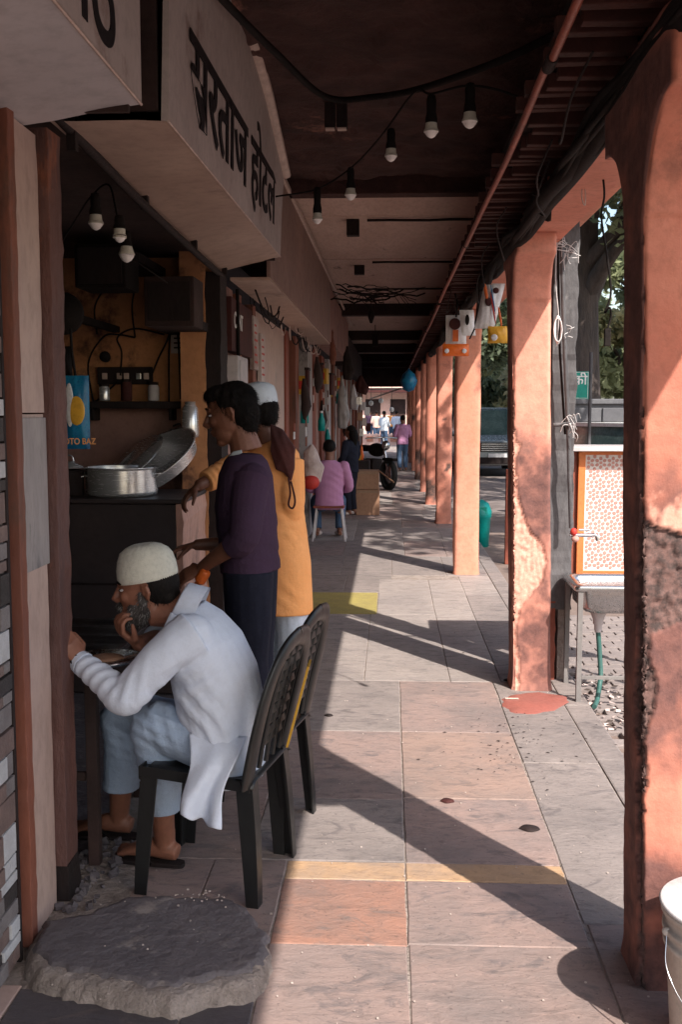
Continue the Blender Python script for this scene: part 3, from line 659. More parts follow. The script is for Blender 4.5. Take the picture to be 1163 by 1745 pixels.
# shop sign boxes
def signbox(name, label, y0, y1, zb, zf, xf, ztop, curve, um, thick=.02):
    r = thing(name, label, 'shop sign'); n = 24
    # underside
    vs = []; fs = []
    for j in range(n+1):
        t = j/n; y = y0+(y1-y0)*t; w = math.sin(t*9+y0)*.006
        for i in range(5):
            s = i/4; x = XF-.02+(xf-XF+.02)*s; vs.append((x, y, zb[0]+(zb[1]-zb[0])*t+((zf[0]+(zf[1]-zf[0])*t)-(zb[0]+(zb[1]-zb[0])*t))*s+w*math.sin(s*3)+nz3((x, y, 2), 2.2, 3)*.008*(1 if 0 < i < 4 else 0)))
    for j in range(n):
        for i in range(4): a = j*5+i; fs.append((a, a+1, a+6, a+5))
    mesh('underside', vs, fs, um, r, smooth=True)
    # face and top trim
    top = []; R = []
    for j in range(n+1):
        t = j/n; y = y0+(y1-y0)*t; zt = ztop(t); b = zf[0]+(zf[1]-zf[0])*t
        R.append([V((xf, y, b)), V((xf+.004, y, b)), V((xf+.004+curve*.3, y, (b+zt)/2)), V((xf+curve, y, zt)), V((xf-.02+curve, y, zt)), V((xf-.02, y, b+.002))]); top.append(V((xf+curve+.004, y, zt)))
    G().rings(R, True, False).out('face', m_sign, r)
    G().tube(top, (.022, .04), 9).out('top_rim', m_trim, r)
    G().tube([(xf+.003, y0+(y1-y0)*j/12, zf[0]+(zf[1]-zf[0])*j/12) for j in range(13)], .0045, 6).out('bottom_rim', m_trim, r)
    G().box((XF-.05, y0, max(zb)+.03), (xf-.03, y0+.02, 3.3)).out('end_board', m_shopdark, r); G().box((XF-.05, y1-.02, max(zb)+.03), (xf-.03, y1-.003, 3.0)).out('end_board', m_shopdark, r)
    return r
s1 = signbox('shop_sign', 'large grey tin sign box with its flat underside over the left corner', .6, 3.05, (2.425, 2.425), (2.46, 2.48), -.73, lambda t: 3.25, .0, m_signu)
lettering('sign_text', 'ाठ', .40, (-.7245, 2.44, 2.52), (0, 1, 0), (0, 0, 1), m_black, s1)
s2 = signbox('shop_sign', 'weathered sign board lettered in black Devanagari over the food stall, brown underside', 3.3, 6.6, (2.505, 2.47), (2.5, 2.56), -.705, lambda t: 3.42-.26*t-.10*max(0, t-.7)/.3+.05*math.sin(t*3.14), .03, m_signb)
lettering('sign_text', 'सरताज होटल', .44, (-.693, 3.62, 2.615), (0, 1, 0.03), (.02, 0, 1), m_black, s2, fit=2.62)
# iron angle and black gap
G().tube(bez([(XF+.01, 3.2, 2.52), (XF+.02, 4.2, 2.46), (XF+.01, 5.4, 2.44), (XF, 6.5, 2.43)], 5), .018, 8).out('sign_bracket_bar', m_dark, s2)
for y in (3.4, 4.4, 5.5, 6.5): G().box((XF, y, 2.44), (XF+.03, y+.03, 2.9)).out('bracket', m_dark, s2)
# wall band above the shops, behind the signs
wb = thing('upper_wall', 'sooty wall band above the shop fronts, behind the sign boxes', 'wall')
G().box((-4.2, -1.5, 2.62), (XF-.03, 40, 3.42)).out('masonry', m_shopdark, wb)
G().box((-1.03, 6.64, 2.42), (-.775, 13.2, 2.44)).out('soffit_board', m_signb, wb, .003)
G().box((-.795, 6.64, 2.44), (-.77, 13.2, 3.22)).out('fascia_board', mat('plain_brown_fascia', (.30, .19, .155), (.22, .14, .12), 1.5, .7, .08, 20), wb, .004)
G().box((-.775, 6.7, 3.2), (-.75, 20, 3.24)).out('fascia_moulding', m_trim, wb, .004)
G().box((-1.05, 13.3, 2.5), (-.80, 19.5, 3.2)).out('next_fascia', m_pinkwall, wb, .01)
G().box((-1.05, 19.6, 2.42), (-.86, 31, 3.1)).out('far_fascia', m_shopdark, wb, .01)
w_ = thing('hanging_wires', 'ragged wires and brackets hanging under the fascia beyond the sign', 'wires')
for i in range(22):
    y = random.uniform(6.5, 15); x = random.uniform(-1.04, -.9); a = V((x, y, 2.41)); b = V((x+random.uniform(-.02, .06), y+random.uniform(.2, 1.3), 2.4))
    G().tube(sag(a, b, random.uniform(.02, .14), 8, .006), random.choice([.003, .005, .007]), 5).out('wire', random.choice([m_cable, m_dark, m_trim]), w_)

# ---- food stall interior (all of it open to the walkway)
st = thing('stall_room', 'ochre and smoke-stained room of the food stall', 'room')
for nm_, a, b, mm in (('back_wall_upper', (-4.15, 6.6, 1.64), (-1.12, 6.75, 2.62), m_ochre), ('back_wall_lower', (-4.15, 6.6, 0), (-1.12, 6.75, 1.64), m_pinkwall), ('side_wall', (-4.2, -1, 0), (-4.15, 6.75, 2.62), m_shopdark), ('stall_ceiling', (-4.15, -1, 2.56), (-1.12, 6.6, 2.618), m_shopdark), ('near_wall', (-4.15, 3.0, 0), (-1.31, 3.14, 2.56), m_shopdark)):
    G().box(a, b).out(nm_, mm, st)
pst = thing('yellow_pier', 'yellowed plaster pier at the far side of the stall opening', 'pillar')
rough_bar('plaster_pier', -1.3, -1.14, 6.35, 6.59, 0, 2.56, m_ochre, pst, .01)
dp = thing('dark_post', 'sooty black post at the far side of the stall opening', 'post')
rough_bar('post', -1.2, -1.05, 6.36, 6.62, 0, 2.44, m_dark, dp, .008)
sh_ = thing('wall_shelf', 'dark shelf ledge across the back wall of the stall', 'shelf')
p0 = at(150, 690, Y=6.5); p1 = at(350, 690, Y=6.5)
G().box((p0.x-.3, 6.42, 1.605), (p1.x, 6.598, 1.65)).out('shelf_board', m_dark, sh_, .004)
for x in (-1.9, -1.4): G().box((x, 6.45, 1.53), (x+.02, 6.597, 1.604)).out('bracket', m_dark, sh_, .002)
# electric board, wires
eb = thing('switch_board', 'grimy switch board with pale sockets on the ochre wall', 'switchboard')
a = at(165, 655, Y=6.55); b = at(258, 625, Y=6.55)
G().box((a.x, 6.56, a.z), (b.x, 6.598, b.z)).out('board', m_dark, eb, .006)
for i, px in enumerate((178, 203, 215, 236, 249)): q = at(px, 641, Y=6.55); G().box((q.x-.016, 6.545, q.z-.02), (q.x+.016, 6.559, q.z+.02)).out('socket', m_trim if i != 3 else m_steel, eb, .003)
q = at(181, 610, Y=6.5); G().lathe((q.x, q.y, q.z), [(.001, 0), (.03, .003), (.035, .04), (.02, .07), (.001, .072)], 12, (0, -1, .2)).out('plug', m_cable, eb)
wv = thing('stall_wires', 'loose black wires looping over the ochre stall wall', 'wires')
for P_ in ([(160, 690), (150, 620), (175, 575), (200, 570), (230, 575)], [(205, 640), (207, 600), (200, 575), (230, 560), (280, 570)], [(258, 640), (270, 610), (285, 580), (290, 560)], [(120, 690), (160, 685), (190, 660), (200, 650)], [(288, 690), (288, 600), (290, 560)], [(308, 680), (305, 600), (302, 560)], [(165, 570), (162, 520), (190, 480), (230, 450)], [(230, 575), (225, 520), (235, 470), (240, 430)]):
    G().tube(bez([at(x, y, Y=6.52) for x, y in P_], 6), .006, 6).out('wire', m_cable, wv)
G().tube(bez([at(100, 420, Y=4.5), at(130, 372, Y=4.5), at(155, 335, Y=4.4), at(185, 315, Y=4.3), at(200, 370, Y=4.2)], 6), .004).out('wire', m_cable, wv)
G().tube(bez([at(215, 435, Y=4.9), at(260, 465, Y=5), at(285, 482, Y=5.1)], 6), .004).out('wire', m_cable, wv)
# black television/cabinets high up
tv = thing('wall_cabinet', 'black box cabinet high on the stall wall, left of the smaller one', 'cabinet', group=None)
a = at(127, 490, Y=5.6); b = at(213, 415, Y=5.6); G().box((a.x, 5.6, a.z), (b.x, 5.9, b.z)).out('case', m_cable, tv, .01); G().box((a.x+.02, 5.592, a.z+.02), (b.x-.02, 5.5995, b.z-.02)).out('door', m_dark, tv, .003); G().box((a.x, 5.9, b.z-.05), (b.x, 6.6, b.z)).out('bracket', m_dark, tv)
tv = thing('wall_cabinet', 'smaller dark cabinet hung nearer the stall opening', 'cabinet')
a = at(246, 556, Y=5.9); b = at(330, 470, Y=5.9); G().box((a.x, 5.9, a.z), (b.x, 6.2, b.z)).out('case', m_shopdark, tv, .01); G().box((a.x+.02, 5.892, a.z+.03), (b.x-.02, 5.8995, b.z-.03)).out('door', m_dark, tv, .003); G().box((a.x, 6.2, a.z), (b.x, 6.6, a.z+.05)).out('bracket', m_dark, tv)
ft = thing('wall_notice', 'small grey notice stuck on the yellowed pier wall', 'notice')
a = at(291, 602, Y=6.58); b = at(320, 558, Y=6.58); G().box((a.x, 6.585, a.z), (b.x, 6.597, b.z)).out('paper', m_sign, ft, .002)
for i in range(4): G().box((a.x+.02, 6.581, a.z+.03+i*.03), (b.x-.02-.01*(i % 2), 6.5845, a.z+.04+i*.03)).out('line', m_dark, ft)
fl_ = thing('wall_fan', 'black round shape of a small fan at the left of the ochre wall', 'fan')
q = at(106, 535, Y=5.5); G().lathe((q.x, q.y, q.z), [(.001, 0), (.1, .005), (.115, .03), (.1, .07), (.03, .1), (.001, .1)], 20, (.3, -1, 0)).out('housing', m_cable, fl_); G().box((q.x-.02, q.y, q.z-.02), (q.x+.02, 6.6, q.z+.02)).out('arm', m_cable, fl_)
# blue snack packet strip
bp_ = thing('blue_packet', 'glossy blue snack packet hanging beside the orange post', 'snack packet')
def packet(par, px0, px1, py0, py1, Y, m, name='film', tilt=0, bulge=.02, skew=0):
    a = at(px0, py1, Y=Y); b = at(px1, py0, Y=Y); W = b.x-a.x; H = b.z-a.z; vs = []; fs = []; n, k = 10, 14
    for s in (-1, 1):
        for j in range(k+1):
            for i in range(n+1):
                u, v = i/n, j/k; d = bulge*(math.sin(PI*u)*math.sin(PI*v))**.6+.0012
                d += .002*math.sin(u*19+v*7+Y)
                vs.append((a.x+W*u+skew*(1-v), Y+s*d, a.z+H*v))
    N_ = (n+1)*(k+1)
    for s in (0, 1):
        for j in range(k):
            for i in range(n):
                q = s*N_+j*(n+1)+i; f = (q, q+1, q+n+2, q+n+1); fs.append(f if s == 0 else f[::-1])
    return mesh(name, vs, fs, m, par, smooth=True)
packet(bp_, 105, 151, 640, 765, 4.2, m_blue, bulge=.022)
a = at(108, 757, Y=4.172); lettering('packet_text', 'OTO BAZ', .036, a, (1, 0, 0), (0, 0, 1), m_orange, bp_, sx=.85)
q = at(130, 700, Y=4.177); G().ell(q, (.035, .004, .06)).out('printed_spoon', m_packy, bp_)
q = at(118, 690, Y=4.178); G().ell(q, (.018, .004, .09)).out('printed_band', m_packw, bp_)
G().tube([at(120, 560, Y=4.2), at(122, 600, Y=4.2), at(128, 640, Y=4.2)], .006).out('hanger', m_cable, bp_)
bp_ = thing('dark_pouch', 'small dark pouch hanging above the blue packet', 'pouch'); packet(bp_, 103, 122, 590, 640, 4.25, m_cable)
for i, (px, m_, lb, hh) in enumerate(((178, m_steel, 'small steel tumbler at the left end of the stall shelf', .10), (216, m_brown, 'dark red jar in the middle of the stall shelf', .13), (262, m_signu, 'grey tin near the right end of the stall shelf', .11))):
    q = at(px, 690, Y=6.5); o = thing('shelf_jar', lb, 'jar', (q.x, 6.5, 1.652), 0, 'jars on the stall shelf'); G().lathe((0, 0, 0), [(.001, 0), (.034, .001), (.036, .01), (.036, hh*.8), (.030, hh*.9), (.030, hh*.92)], 16).out('jar', m_, o); G().lathe((0, 0, hh*.92), [(.033, 0), (.033, .018), (.001, .02)], 16).out('lid', m_dark, o)
# counter
ct = thing('counter', 'high serving counter, dark front and rough pink stone end', 'counter')
G().box((-3.0, 5.62, 0), (-1.19, 6.3, 1.075)).out('dark_front', m_counter, ct, .006)
rough_bar('stone_end', -1.188, -1.15, 5.615, 6.33, 0, 1.078, m_counterp, ct, .012, 14)
G().box((-3.0, 5.6, 1.08), (-1.145, 6.34, 1.105)).out('counter_top', m_counter, ct, .006)
G().box((-2.9, 5.607, .62), (-1.2, 5.6195, .632)).out('panel_seam', m_dark, ct)
G().box((-2.9, 5.607, .2), (-1.2, 5.6195, .215)).out('panel_seam', m_dark, ct)
# pots
def pot(px, py, r, h, Y, label, lid=False, m=None, m2=None):
    c = at(px, py, Y=Y); c.z = 1.106; o = thing('cooking_pot', label, 'pot', c)
    G().lathe((0, 0, 0), [(.001, .002), (r*.93, .002), (r*.94, .003), (r*.985, .012), (r*.99, .014), (r, .022), (r, .024), (r, h*.90), (r, h*.905), (r, h*.93), (r*1.06, h*.96), (r*1.065, h*.962), (r*1.07, h*.985), (r*1.068, h), (r*1.06, h*1.005), (r*.98, h*1.0), (r*.97, h*.98), (r*.97, h*.97), (r*.965, .05), (.001, .045)], 48).out('body', m or m_steel, o)
    if lid:
        G().lathe((0, 0, h), [(r*1.04, .012), (r*1.0, .02), (r*.5, .04), (.03, .05), (.001, .05)], 40).out('lid', m_steel, o)
        G().tube(bez([(-.03, 0, h+.05), (-.02, 0, h+.08), (.02, 0, h+.08), (.03, 0, h+.05)], 5), .004).out('lid_handle', m_steel, o)
    for s in (-1, 1): G().tube(bez([(s*r*.98, -.04, h*.75), (s*r*1.14, -.03, h*.78), (s*r*1.14, .03, h*.78), (s*r*.98, .04, h*.75)], 5), .005).out('handle', m_steel, o)
    return o
pot(208, 850, .205, .165, 5.86, 'wide shiny aluminium cooking pot in front of the tilted pan on the counter')
pot(118, 850, .085, .15, 5.78, 'small black sooty pot left of the shiny pot on the counter', True, m_dark)
pn = thing('tilted_pan', 'large round metal pan propped up on edge behind the shiny pot', 'pan', at(272, 800, Y=6.12))
ax = V((-.42, -.42, .80)).normalized()
G().lathe((0, 0, 0), [(.001, 0), (.24, 0), (.265, .012), (.285, .08), (.30, .085), (.30, .09), (.278, .088), (.258, .018), (.001, .01)], 48, ax).out('bowl', m_steel, pn)
pn2 = thing('pan_lid', 'second flat metal lid leaning against the tilted pan', 'lid', at(232, 785, Y=6.2))
G().lathe((0, 0, 0), [(.001, .0), (.2, 0), (.215, .012), (.215, .018), (.001, .012)], 40, V((-.5, -.4, .72))).out('disc', m_steel, pn2)
jg = thing('steel_jug', 'grey metal jug standing on the shelf end by the stall pier', 'jug', at(325, 745, Y=6.35))
G().lathe((0, 0, 0), [(.001, 0), (.05, .0), (.055, .02), (.05, .18), (.035, .2), (.035, .22), (.001, .22)], 20).out('body', m_steel, jg)
kt = thing('kettle', 'black kettle standing behind the tilted pan', 'kettle', at(295, 745, Y=6.42))
G().lathe((0, 0, -.15), [(.001, 0), (.07, 0), (.085, .05), (.07, .13), (.03, .16), (.02, .2), (.001, .2)], 20).out('body', m_dark, kt); G().tube(bez([(.06, 0, -.05), (.1, 0, 0), (.05, 0, .08), (0, 0, .07)], 5), .006).out('handle', m_dark, kt); G().tube([(-.07, 0, -.08), (-.12, 0, 0)], .012).out('spout', m_dark, kt)
# dining table inside the doorway
tb = thing('dining_table', 'low table under crumpled black plastic with grey metal legs', 'table')
def sheet(name, x0, x1, y0, y1, zf, m, par, nx=40, ny=40, th_=.004):
    vs = []; fs = []
    for j in range(ny+1):
        for i in range(nx+1): x = x0+(x1-x0)*i/nx; y = y0+(y1-y0)*j/ny; vs.append((x, y, zf(x, y)))
    for j in range(ny):
        for i in range(nx): a = j*(nx+1)+i; fs.append((a, a+1, a+nx+2, a+nx+1))
    o = mesh(name, vs, fs, m, par, smooth=True); s = o.modifiers.new('t', 'SOLIDIFY'); s.thickness = th_; return o
G().box((-2.0, 3.42, .69), (-1.0, 4.15, .72)).out('table_top', m_dark, tb, .006)
sheet('plastic_cover', -2.02, -.985, 3.40, 4.17, lambda x, y: .727+.012*abs(nz3((x*1.2, y*5, 1), 3, 4))+.004*math.sin(y*40+x*6), m_plastic, tb)
for x, y in ((-1.04, 3.46), (-1.9, 3.46), (-1.04, 4.1), (-1.9, 4.1)): G().box((x-.02, y-.02, -.006), (x+.02, y+.02, .69)).out('leg', m_shopdark, tb, .003)
G().box((-1.88, 3.45, .3), (-1.065, 3.47, .33)).out('rail', m_shopdark, tb, .002)
pl = thing('steel_plate', 'steel plate of food in front of the seated man', 'plate', at(180, 1128, Z=.745))
G().lathe((0, 0, 0), [(.001, 0), (.09, 0), (.12, .015), (.122, .017), (.001, .004)], 30).out('plate', m_inox, pl); G().ell((0, .01, .012), (.06, .05, .012)).out('food', m_carton, pl)

# ---- fronts beyond the stall
sf = thing('shopfront_row', 'row of shuttered and open shop fronts along the left side', 'shop front')
def fr(name, y0, y1, z0, z1, m, x1=XF, x0=-1.3, bev=.005): return G().box((x0, y0, z0), (x1, y1, z1)).out(name, m, sf, bev)
fr('plaster_panel', 6.65, 7.2, 0, 2.42, m_pinkwall, -1.1)
fr('door_frame', 7.2, 7.35, 0, 2.4, m_orp); fr('doorway_recess', 7.36, 8.1, 0, 2.3, m_shopdark, -1.25)
fr('door_frame', 7.95, 8.12, 0, 2.4, m_orp)
fr('whitewashed_pier', 8.13, 10.4, 0, 2.38, m_marble, -1.075)
fr('orange_post', 10.45, 10.75, 0, 2.4, m_redp); fr('doorway_recess', 10.76, 11.3, 0, 2.38, m_shopdark, -1.28)
fr('orange_post', 11.35, 11.75, 0, 2.4, m_orp, -1.045)
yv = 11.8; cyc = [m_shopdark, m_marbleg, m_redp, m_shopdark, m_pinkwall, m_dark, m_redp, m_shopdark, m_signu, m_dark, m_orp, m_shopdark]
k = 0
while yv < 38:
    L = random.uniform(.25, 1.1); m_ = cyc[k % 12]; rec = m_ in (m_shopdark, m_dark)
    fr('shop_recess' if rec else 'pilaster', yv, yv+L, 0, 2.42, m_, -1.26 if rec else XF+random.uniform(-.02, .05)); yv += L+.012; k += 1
G().box((-1.6, 38.05, 0), (-1.05, 38.2, 3.3)).out('end_pier', m_redp, sf)
# shutters slats on one recess, geometry
for i in range(40): G().box((-1.262, 11.81, .05+i*.056), (-1.252, 12.4, .09+i*.056)).out('shutter_slat', m_signu, sf, .003)
mb = thing('meter_box', 'grey metal meter box on the wall below the red board', 'meter box')
a = V((0, 0, 1.70)); b = V((0, 0, 1.95)); G().box((-1.12, 6.7, a.z), (-.99, 7.15, b.z)).out('case', m_signu, mb, .01); G().box((-.989, 6.74, a.z+.03), (-.984, 7.1, b.z-.03)).out('door', m_signu, mb, .003); G().tube([(-1.02, 6.9, b.z), (-1.03, 6.95, 2.4)], .012).out('conduit', m_cable, mb)
rs = thing('red_notice_board', 'faded red board with white letters reading CONT', 'sign')
G().box((-1.10, 6.72, 1.98), (-1.035, 7.72, 2.33)).out('board', m_brown, rs, .004)
lettering('board_text', 'CONT', .15, (-1.0325, 6.82, 2.14), (0, 1, 0), (0, 0, 1), m_white, rs, sx=.9)
for i, (y, z0, z1) in enumerate(((7.76, 1.9, 2.3), (8.2, 1.82, 2.2))):
    w = thing('poster', ['pale printed sheet pasted beside the red board', 'second pale printed sheet, further from the red board'][i], 'poster'); G().box((-1.06, y, z0), (-1.028, y+.26, z1)).out('paper', m_sign, w, .002)
    for j in range(6): G().box((-1.0285, y+.04, z0+.05+j*.055), (-1.026, y+.2-.03*(j % 3), z0+.065+j*.055)).out('print', m_red, w)
# goods hung and stacked outside the far shops
def hang(name, label, cat, px, py0, py1, Y, w, m, sh='bag'):
    t = at(px, py0, Y=Y); b = at(px, py1, Y=Y); h = t.z-b.z; o = thing(name, label, cat, b)
    if sh == 'bag': G().lathe((0, 0, 0), [(.001, 0), (w*.8, h*.03), (w, h*.25), (w*.85, h*.6), (w*.25, h*.9), (w*.3, h)], 24); q_ = G().tube([(0, 0, h*.05), (w*.2, 0, h*.3), (-w*.1, 0, h*.7), (0, 0, h)], [(w*.7, w*.4), (w, w*.5), (w*.6, w*.35), (w*.15, w*.15)], 14, side=(1, 0, 0)); remesh(q_, 'bag', m, o, max(.012, w*.12), 2, lambda c: wav(c, 3.2/w, 3)*w*.16)
    elif sh == 'bottle': G().lathe((0, 0, 0), [(.001, 0), (w, .005), (w, h*.6), (w*.4, h*.82), (w*.35, h)], 14).out('bottle', m, o); G().lathe((0, 0, h), [(w*.4, 0), (w*.4, .03), (.001, .03)], 12).out('cap', m_red, o)
    else: G().box((-w, -w*.6, 0), (w, w*.6, h)).out('pack', m, o, .01)
    return o
hang('hanging_bundle', 'orange paper garland bundle hung under the far fascia', 'garland', 567, 560, 625, 14, .05, m_orp)
hang('hanging_bundle', 'dark bundle hung high beside the orange garland', 'bundle', 592, 590, 650, 15.5, .09, m_dark)
hang('hanging_cloth', 'pale cloth hanging in a doorway beyond the seated man', 'cloth', 584, 640, 735, 17, .11, m_marbleg)
hang('hanging_bundle', 'grey bundle hanging in a shop entrance past the pale cloth', 'bundle', 603, 655, 700, 19, .1, m_signu)
hang('hanging_bundle', 'maroon bundle hanging low at the far shops', 'bundle', 616, 640, 672, 23, .16, m_brown)
for i, (px, m_, lb) in enumerate(((612, m_yel, 'orange oil bottle standing on the crate behind the cartons'), (617, m_packo, 'thinner orange oil bottle right of the first on the dark crate'))):
    hang('oil_bottle', lb, 'bottle', px, 758-i*3, 786, 16.6, .045-.01*i, m_)
for i in range(7): hang('small_packet', ['silver packet hanging topmost in the far display', 'grey packet second in the far display', 'white packet hanging by the far shop post', 'small tan packet in the far display', 'pale packet low in the far display', 'dark red packet hanging in the far display', 'thin steel-coloured packet at the edge of the far display'][i], 'packet', 612+(i*7) % 19, 676+i*9, 690+i*9, 18+i*.7, .05, [m_steel, m_signu, m_packw, m_carton, m_sign, m_brown, m_steel][i], 'box')
protos = {}
GRP = 'small goods hung along the far shop fronts'
rgd = random.Random(41)
for k in range(26):
    kind = k % 6; Yp = 10.9+(k**1.2)*.22+rgd.uniform(-.2, .2); z = rgd.uniform(1.2, 2.3); x = XF+rgd.uniform(.02, .16)
    if Yp < 10.6 and kind in (1, 3): continue
    if kind not in protos:
        o = thing('hung_item', 'x', 'goods', (x, Yp, z), 0, GRP); protos[kind] = o
        if kind == 0:
            for q in range(5): G().box((-.006, -.05, -.09*q-.08), (.006, .05, -.09*q)).out('sachet', m_packw if q % 2 else m_redp, o, .003)
        elif kind == 1: remesh(G().tube([(0, 0, .1), (0, 0, 0), (.02, 0, -.2), (0, 0, -.36)], [.02, .04, .06, .02], 10), 'sack', m_shopdark, o, .02, 2, lambda c: wav(c, 30, 2)*.015)
        elif kind == 2:
            for q in range(4): G().box((-.006, -.04, -.11*q-.1), (.006, .04, -.11*q)).out('sachet', m_orp if q % 2 else m_packw, o, .003)
        elif kind == 3: G().box((-.02, -.12, -.34), (.02, .12, 0)).out('cloth', m_brown, o, .01); G().box((-.024, -.13, -.02), (.024, .13, .01)).out('hanger', m_dark, o)
        elif kind == 4: G().lathe((0, 0, -.25), [(.001, 0), (.05, .003), (.05, .14), (.03, .2), (.02, .25)], 10).out('bottle', m_teal, o); G().lathe((0, 0, 0), [(.022, 0), (.022, .03), (.001, .03)], 8).out('cap', m_packw, o)
        else: G().box((-.08, -.09, -.22), (.03, .09, 0)).out('tin', m_yel, o, .01); G().box((-.07, -.092, -.16), (.0, -.0905, -.06)).out('tin_label', m_red, o)
    else: o = copy_tree(protos[kind]); o.location = (x, Yp, z); o.rotation_euler = (0, 0, rgd.uniform(-.3, .3))
    ordn = ['nearest', 'second', 'third', 'fourth', 'fifth', 'sixth', 'seventh', 'eighth'][k//6]
    o['label'] = ordn+' '+['strip of white and red sachets along the far shop fronts', 'grey sack hung along the far shop fronts', 'strip of orange and white sachets along the far shop fronts', 'maroon cloth hung along the far shop fronts', 'teal bottle hung along the far shop fronts', 'yellow tin with a red label along the far shop fronts'][kind]
dk = thing('display_crate', 'dark crate behind the stacked cartons', 'crate'); G().box((-.62, 16.3, 0), (-.33, 16.9, .78)).out('crate', m_dark, dk, .01); G().box((-.6, 16.29, .3), (-.35, 16.3, .34)).out('slat', m_redp, dk, .003)
for nm_, lb, y0, y1, Y, dx in (('carton', 'upper brown cardboard box of the two-box stack', 802, 834, 15.5, 0), ('carton', 'lower brown cardboard box of the two-box stack', 834, 879, 15.5, .01)):
    a = at(606, y1, Y=Y); b = at(646, y0, Y=Y); o = thing(nm_, lb, 'box', (a.x+dx, Y, max(0, a.z)), 0, 'stacked cartons'); w = b.x-a.x; h = b.z-max(0, a.z)-.006
    G().box((0, 0, 0), (w, .42, h)).out('carton_body', m_carton, o, .006)
    for t in ((.04, 'flap'),): G().box((.012, -.004, h-.05), (w-.012, -.0005, h-.012)).out('tape', m_cartont, o)
sk = thing('leaning_stick', 'pale wooden stick leaning beside the upper carton', 'stick'); G().tube([at(646, 802, Y=15.3), at(672, 822, Y=15.0)], .012).out('stick', m_carton, sk)

# ------------------------------------------------------------------ OUTSIDE, RIGHT
# tarry service pier behind the second column, with pipes
tp = thing('service_pier', 'rough pier smeared with black tar, standing behind the second column', 'pillar')
rough_bar('tarred_pier', .935, 1.075, 6.05, 6.25, .42, 3.1, m_tar, tp, .012, 6)
rough_bar('pier_foot', .925, .985, 6.05, 6.2, -.01, .47, m_redp, tp, .01, 9)
rough_bar('pier_foot', 1.0, 1.06, 6.06, 6.22, -.01, .44, m_conc, tp, .014, 9)
dpipe = thing('drain_pipe', 'black iron pipe running down in front of the tarred pier', 'pipe')
G().tube([at(958, 400, Y=5.95), at(962, 560, Y=5.95), at(969, 720, Y=5.95), at(974, 900, Y=5.95)], .012, 10).out('pipe', m_tar, dpipe)
G().tube([at(951, 400, Y=5.98), at(955, 600, Y=5.98), at(964, 740, Y=5.98)], .007, 8).out('thin_pipe', m_cable, dpipe)
a = at(944, 724, Y=5.93); b = at(978, 722, Y=5.93); G().tube([a, b], .012, 8).out('clamp', m_tar, dpipe)
ws = thing('white_twine', 'tufts of frayed white twine tied round the pipe', 'string')
for (cx, cy, R, n) in ((968, 425, 38, 17), (970, 560, 14, 4), (975, 722, 26, 11)):
    for i in range(n):
        t = random.uniform(0, 6.28); L = random.uniform(.4, 1)*R; x, y = cx+random.uniform(-5, 5), cy+random.uniform(-14, 14)
        G().tube(bez([at(x, y, Y=5.9), at(x+math.cos(t)*L*.5+random.uniform(-6, 6), y+math.sin(t)*L*.5, Y=5.88), at(x+math.cos(t)*L, y+abs(math.sin(t))*L*.9+random.uniform(-8, 8), Y=5.9)], 5), .0018, 4).out('strand', m_wirew, ws)
G().tube(bez([at(950, 410, Y=5.9), at(948, 480, Y=5.9), at(953, 540, Y=5.9), at(950, 590, Y=5.9)], 5), .0022, 5).out('strand', m_wirew, ws)
wl = thing('white_coil', 'narrow coil of white cord hung on the tarred pier', 'cord'); g = G()
for i in range(5): g.tube(bez([at(952+math.cos(t)*(5+i*.5), 562+math.sin(t)*(24-i), Y=5.88-i*.004) for t in [k*PI/4 for k in range(9)]], 4), .0035, 5)
g.out('coil', m_wirew, wl)
# stainless sink on a steel stand
sk = thing('wash_basin', 'stainless steel sink on a thin metal stand outside the arcade', 'sink')
P = lambda px, py, Y=5.75: at(px, py, Y=Y)
a = P(973, 990); zt = a.z; x0 = a.x; x1 = x0+.56; y0, y1 = 5.58, 6.02
M0 = (x0+.3, 5.80)
def rrect(cx, cy, hx, hy, r, z, n=6):
    R = []
    for sx, sy, t0 in ((1, 1, 0), (-1, 1, PI/2), (-1, -1, PI), (1, -1, 1.5*PI)):
        for i in range(n+1): t = t0+PI/2*i/n; R.append(V((cx+sx*(hx-r)+r*math.cos(t), cy+sy*(hy-r)+r*math.sin(t), z)))
    return R
cx, cy = x0+.28, 5.8
G().rings([rrect(cx, cy, .28, .22, .03, zt-.03), rrect(cx, cy, .285, .225, .03, zt-.01), rrect(cx, cy, .28, .22, .03, zt), rrect(cx, cy, .24, .18, .05, zt+.001), rrect(cx, cy, .23, .17, .06, zt-.02), rrect(cx, cy, .22, .16, .06, zt-.13), rrect(cx, cy, .05, .05, .02, zt-.14)], True).out('rim_and_bowl', m_inox, sk)
G().rings([rrect(cx-.01, cy, .235, .175, .06, zt-.025), rrect(cx-.01, cy, .228, .17, .07, zt-.13), rrect(cx-.01, cy, .19, .14, .07, zt-.165), rrect(cx, cy, .06, .06, .04, zt-.175)], True).out('bowl_outside', m_inox, sk)
for (x, y) in ((x0+.03, y0+.02), (x0+.53, y0+.02), (x0+.03, y1-.02), (x0+.53, y1-.02)): G().box((x-.014, y-.014, -.075), (x+.014, y+.014, zt-.03)).out('stand_leg', m_legp, sk, .002)
G().box((x0+.045, y0+.01, .12), (x0+.515, y0+.025, -.01+.15)).out('stand_rail', m_legp, sk, .002)
d = P(1024, 1045); d.y = 5.75
G().lathe((d.x, 5.8, zt-.30), [(.018, .0), (.022, .02), (.022, .04), (.03, .05), (.03, .07), (.045, .11), (.055, .125)], 18).out('waste_trap', m_signu, sk)
hs = thing('waste_hose', 'green hose hanging from the sink down to the ground', 'hose')
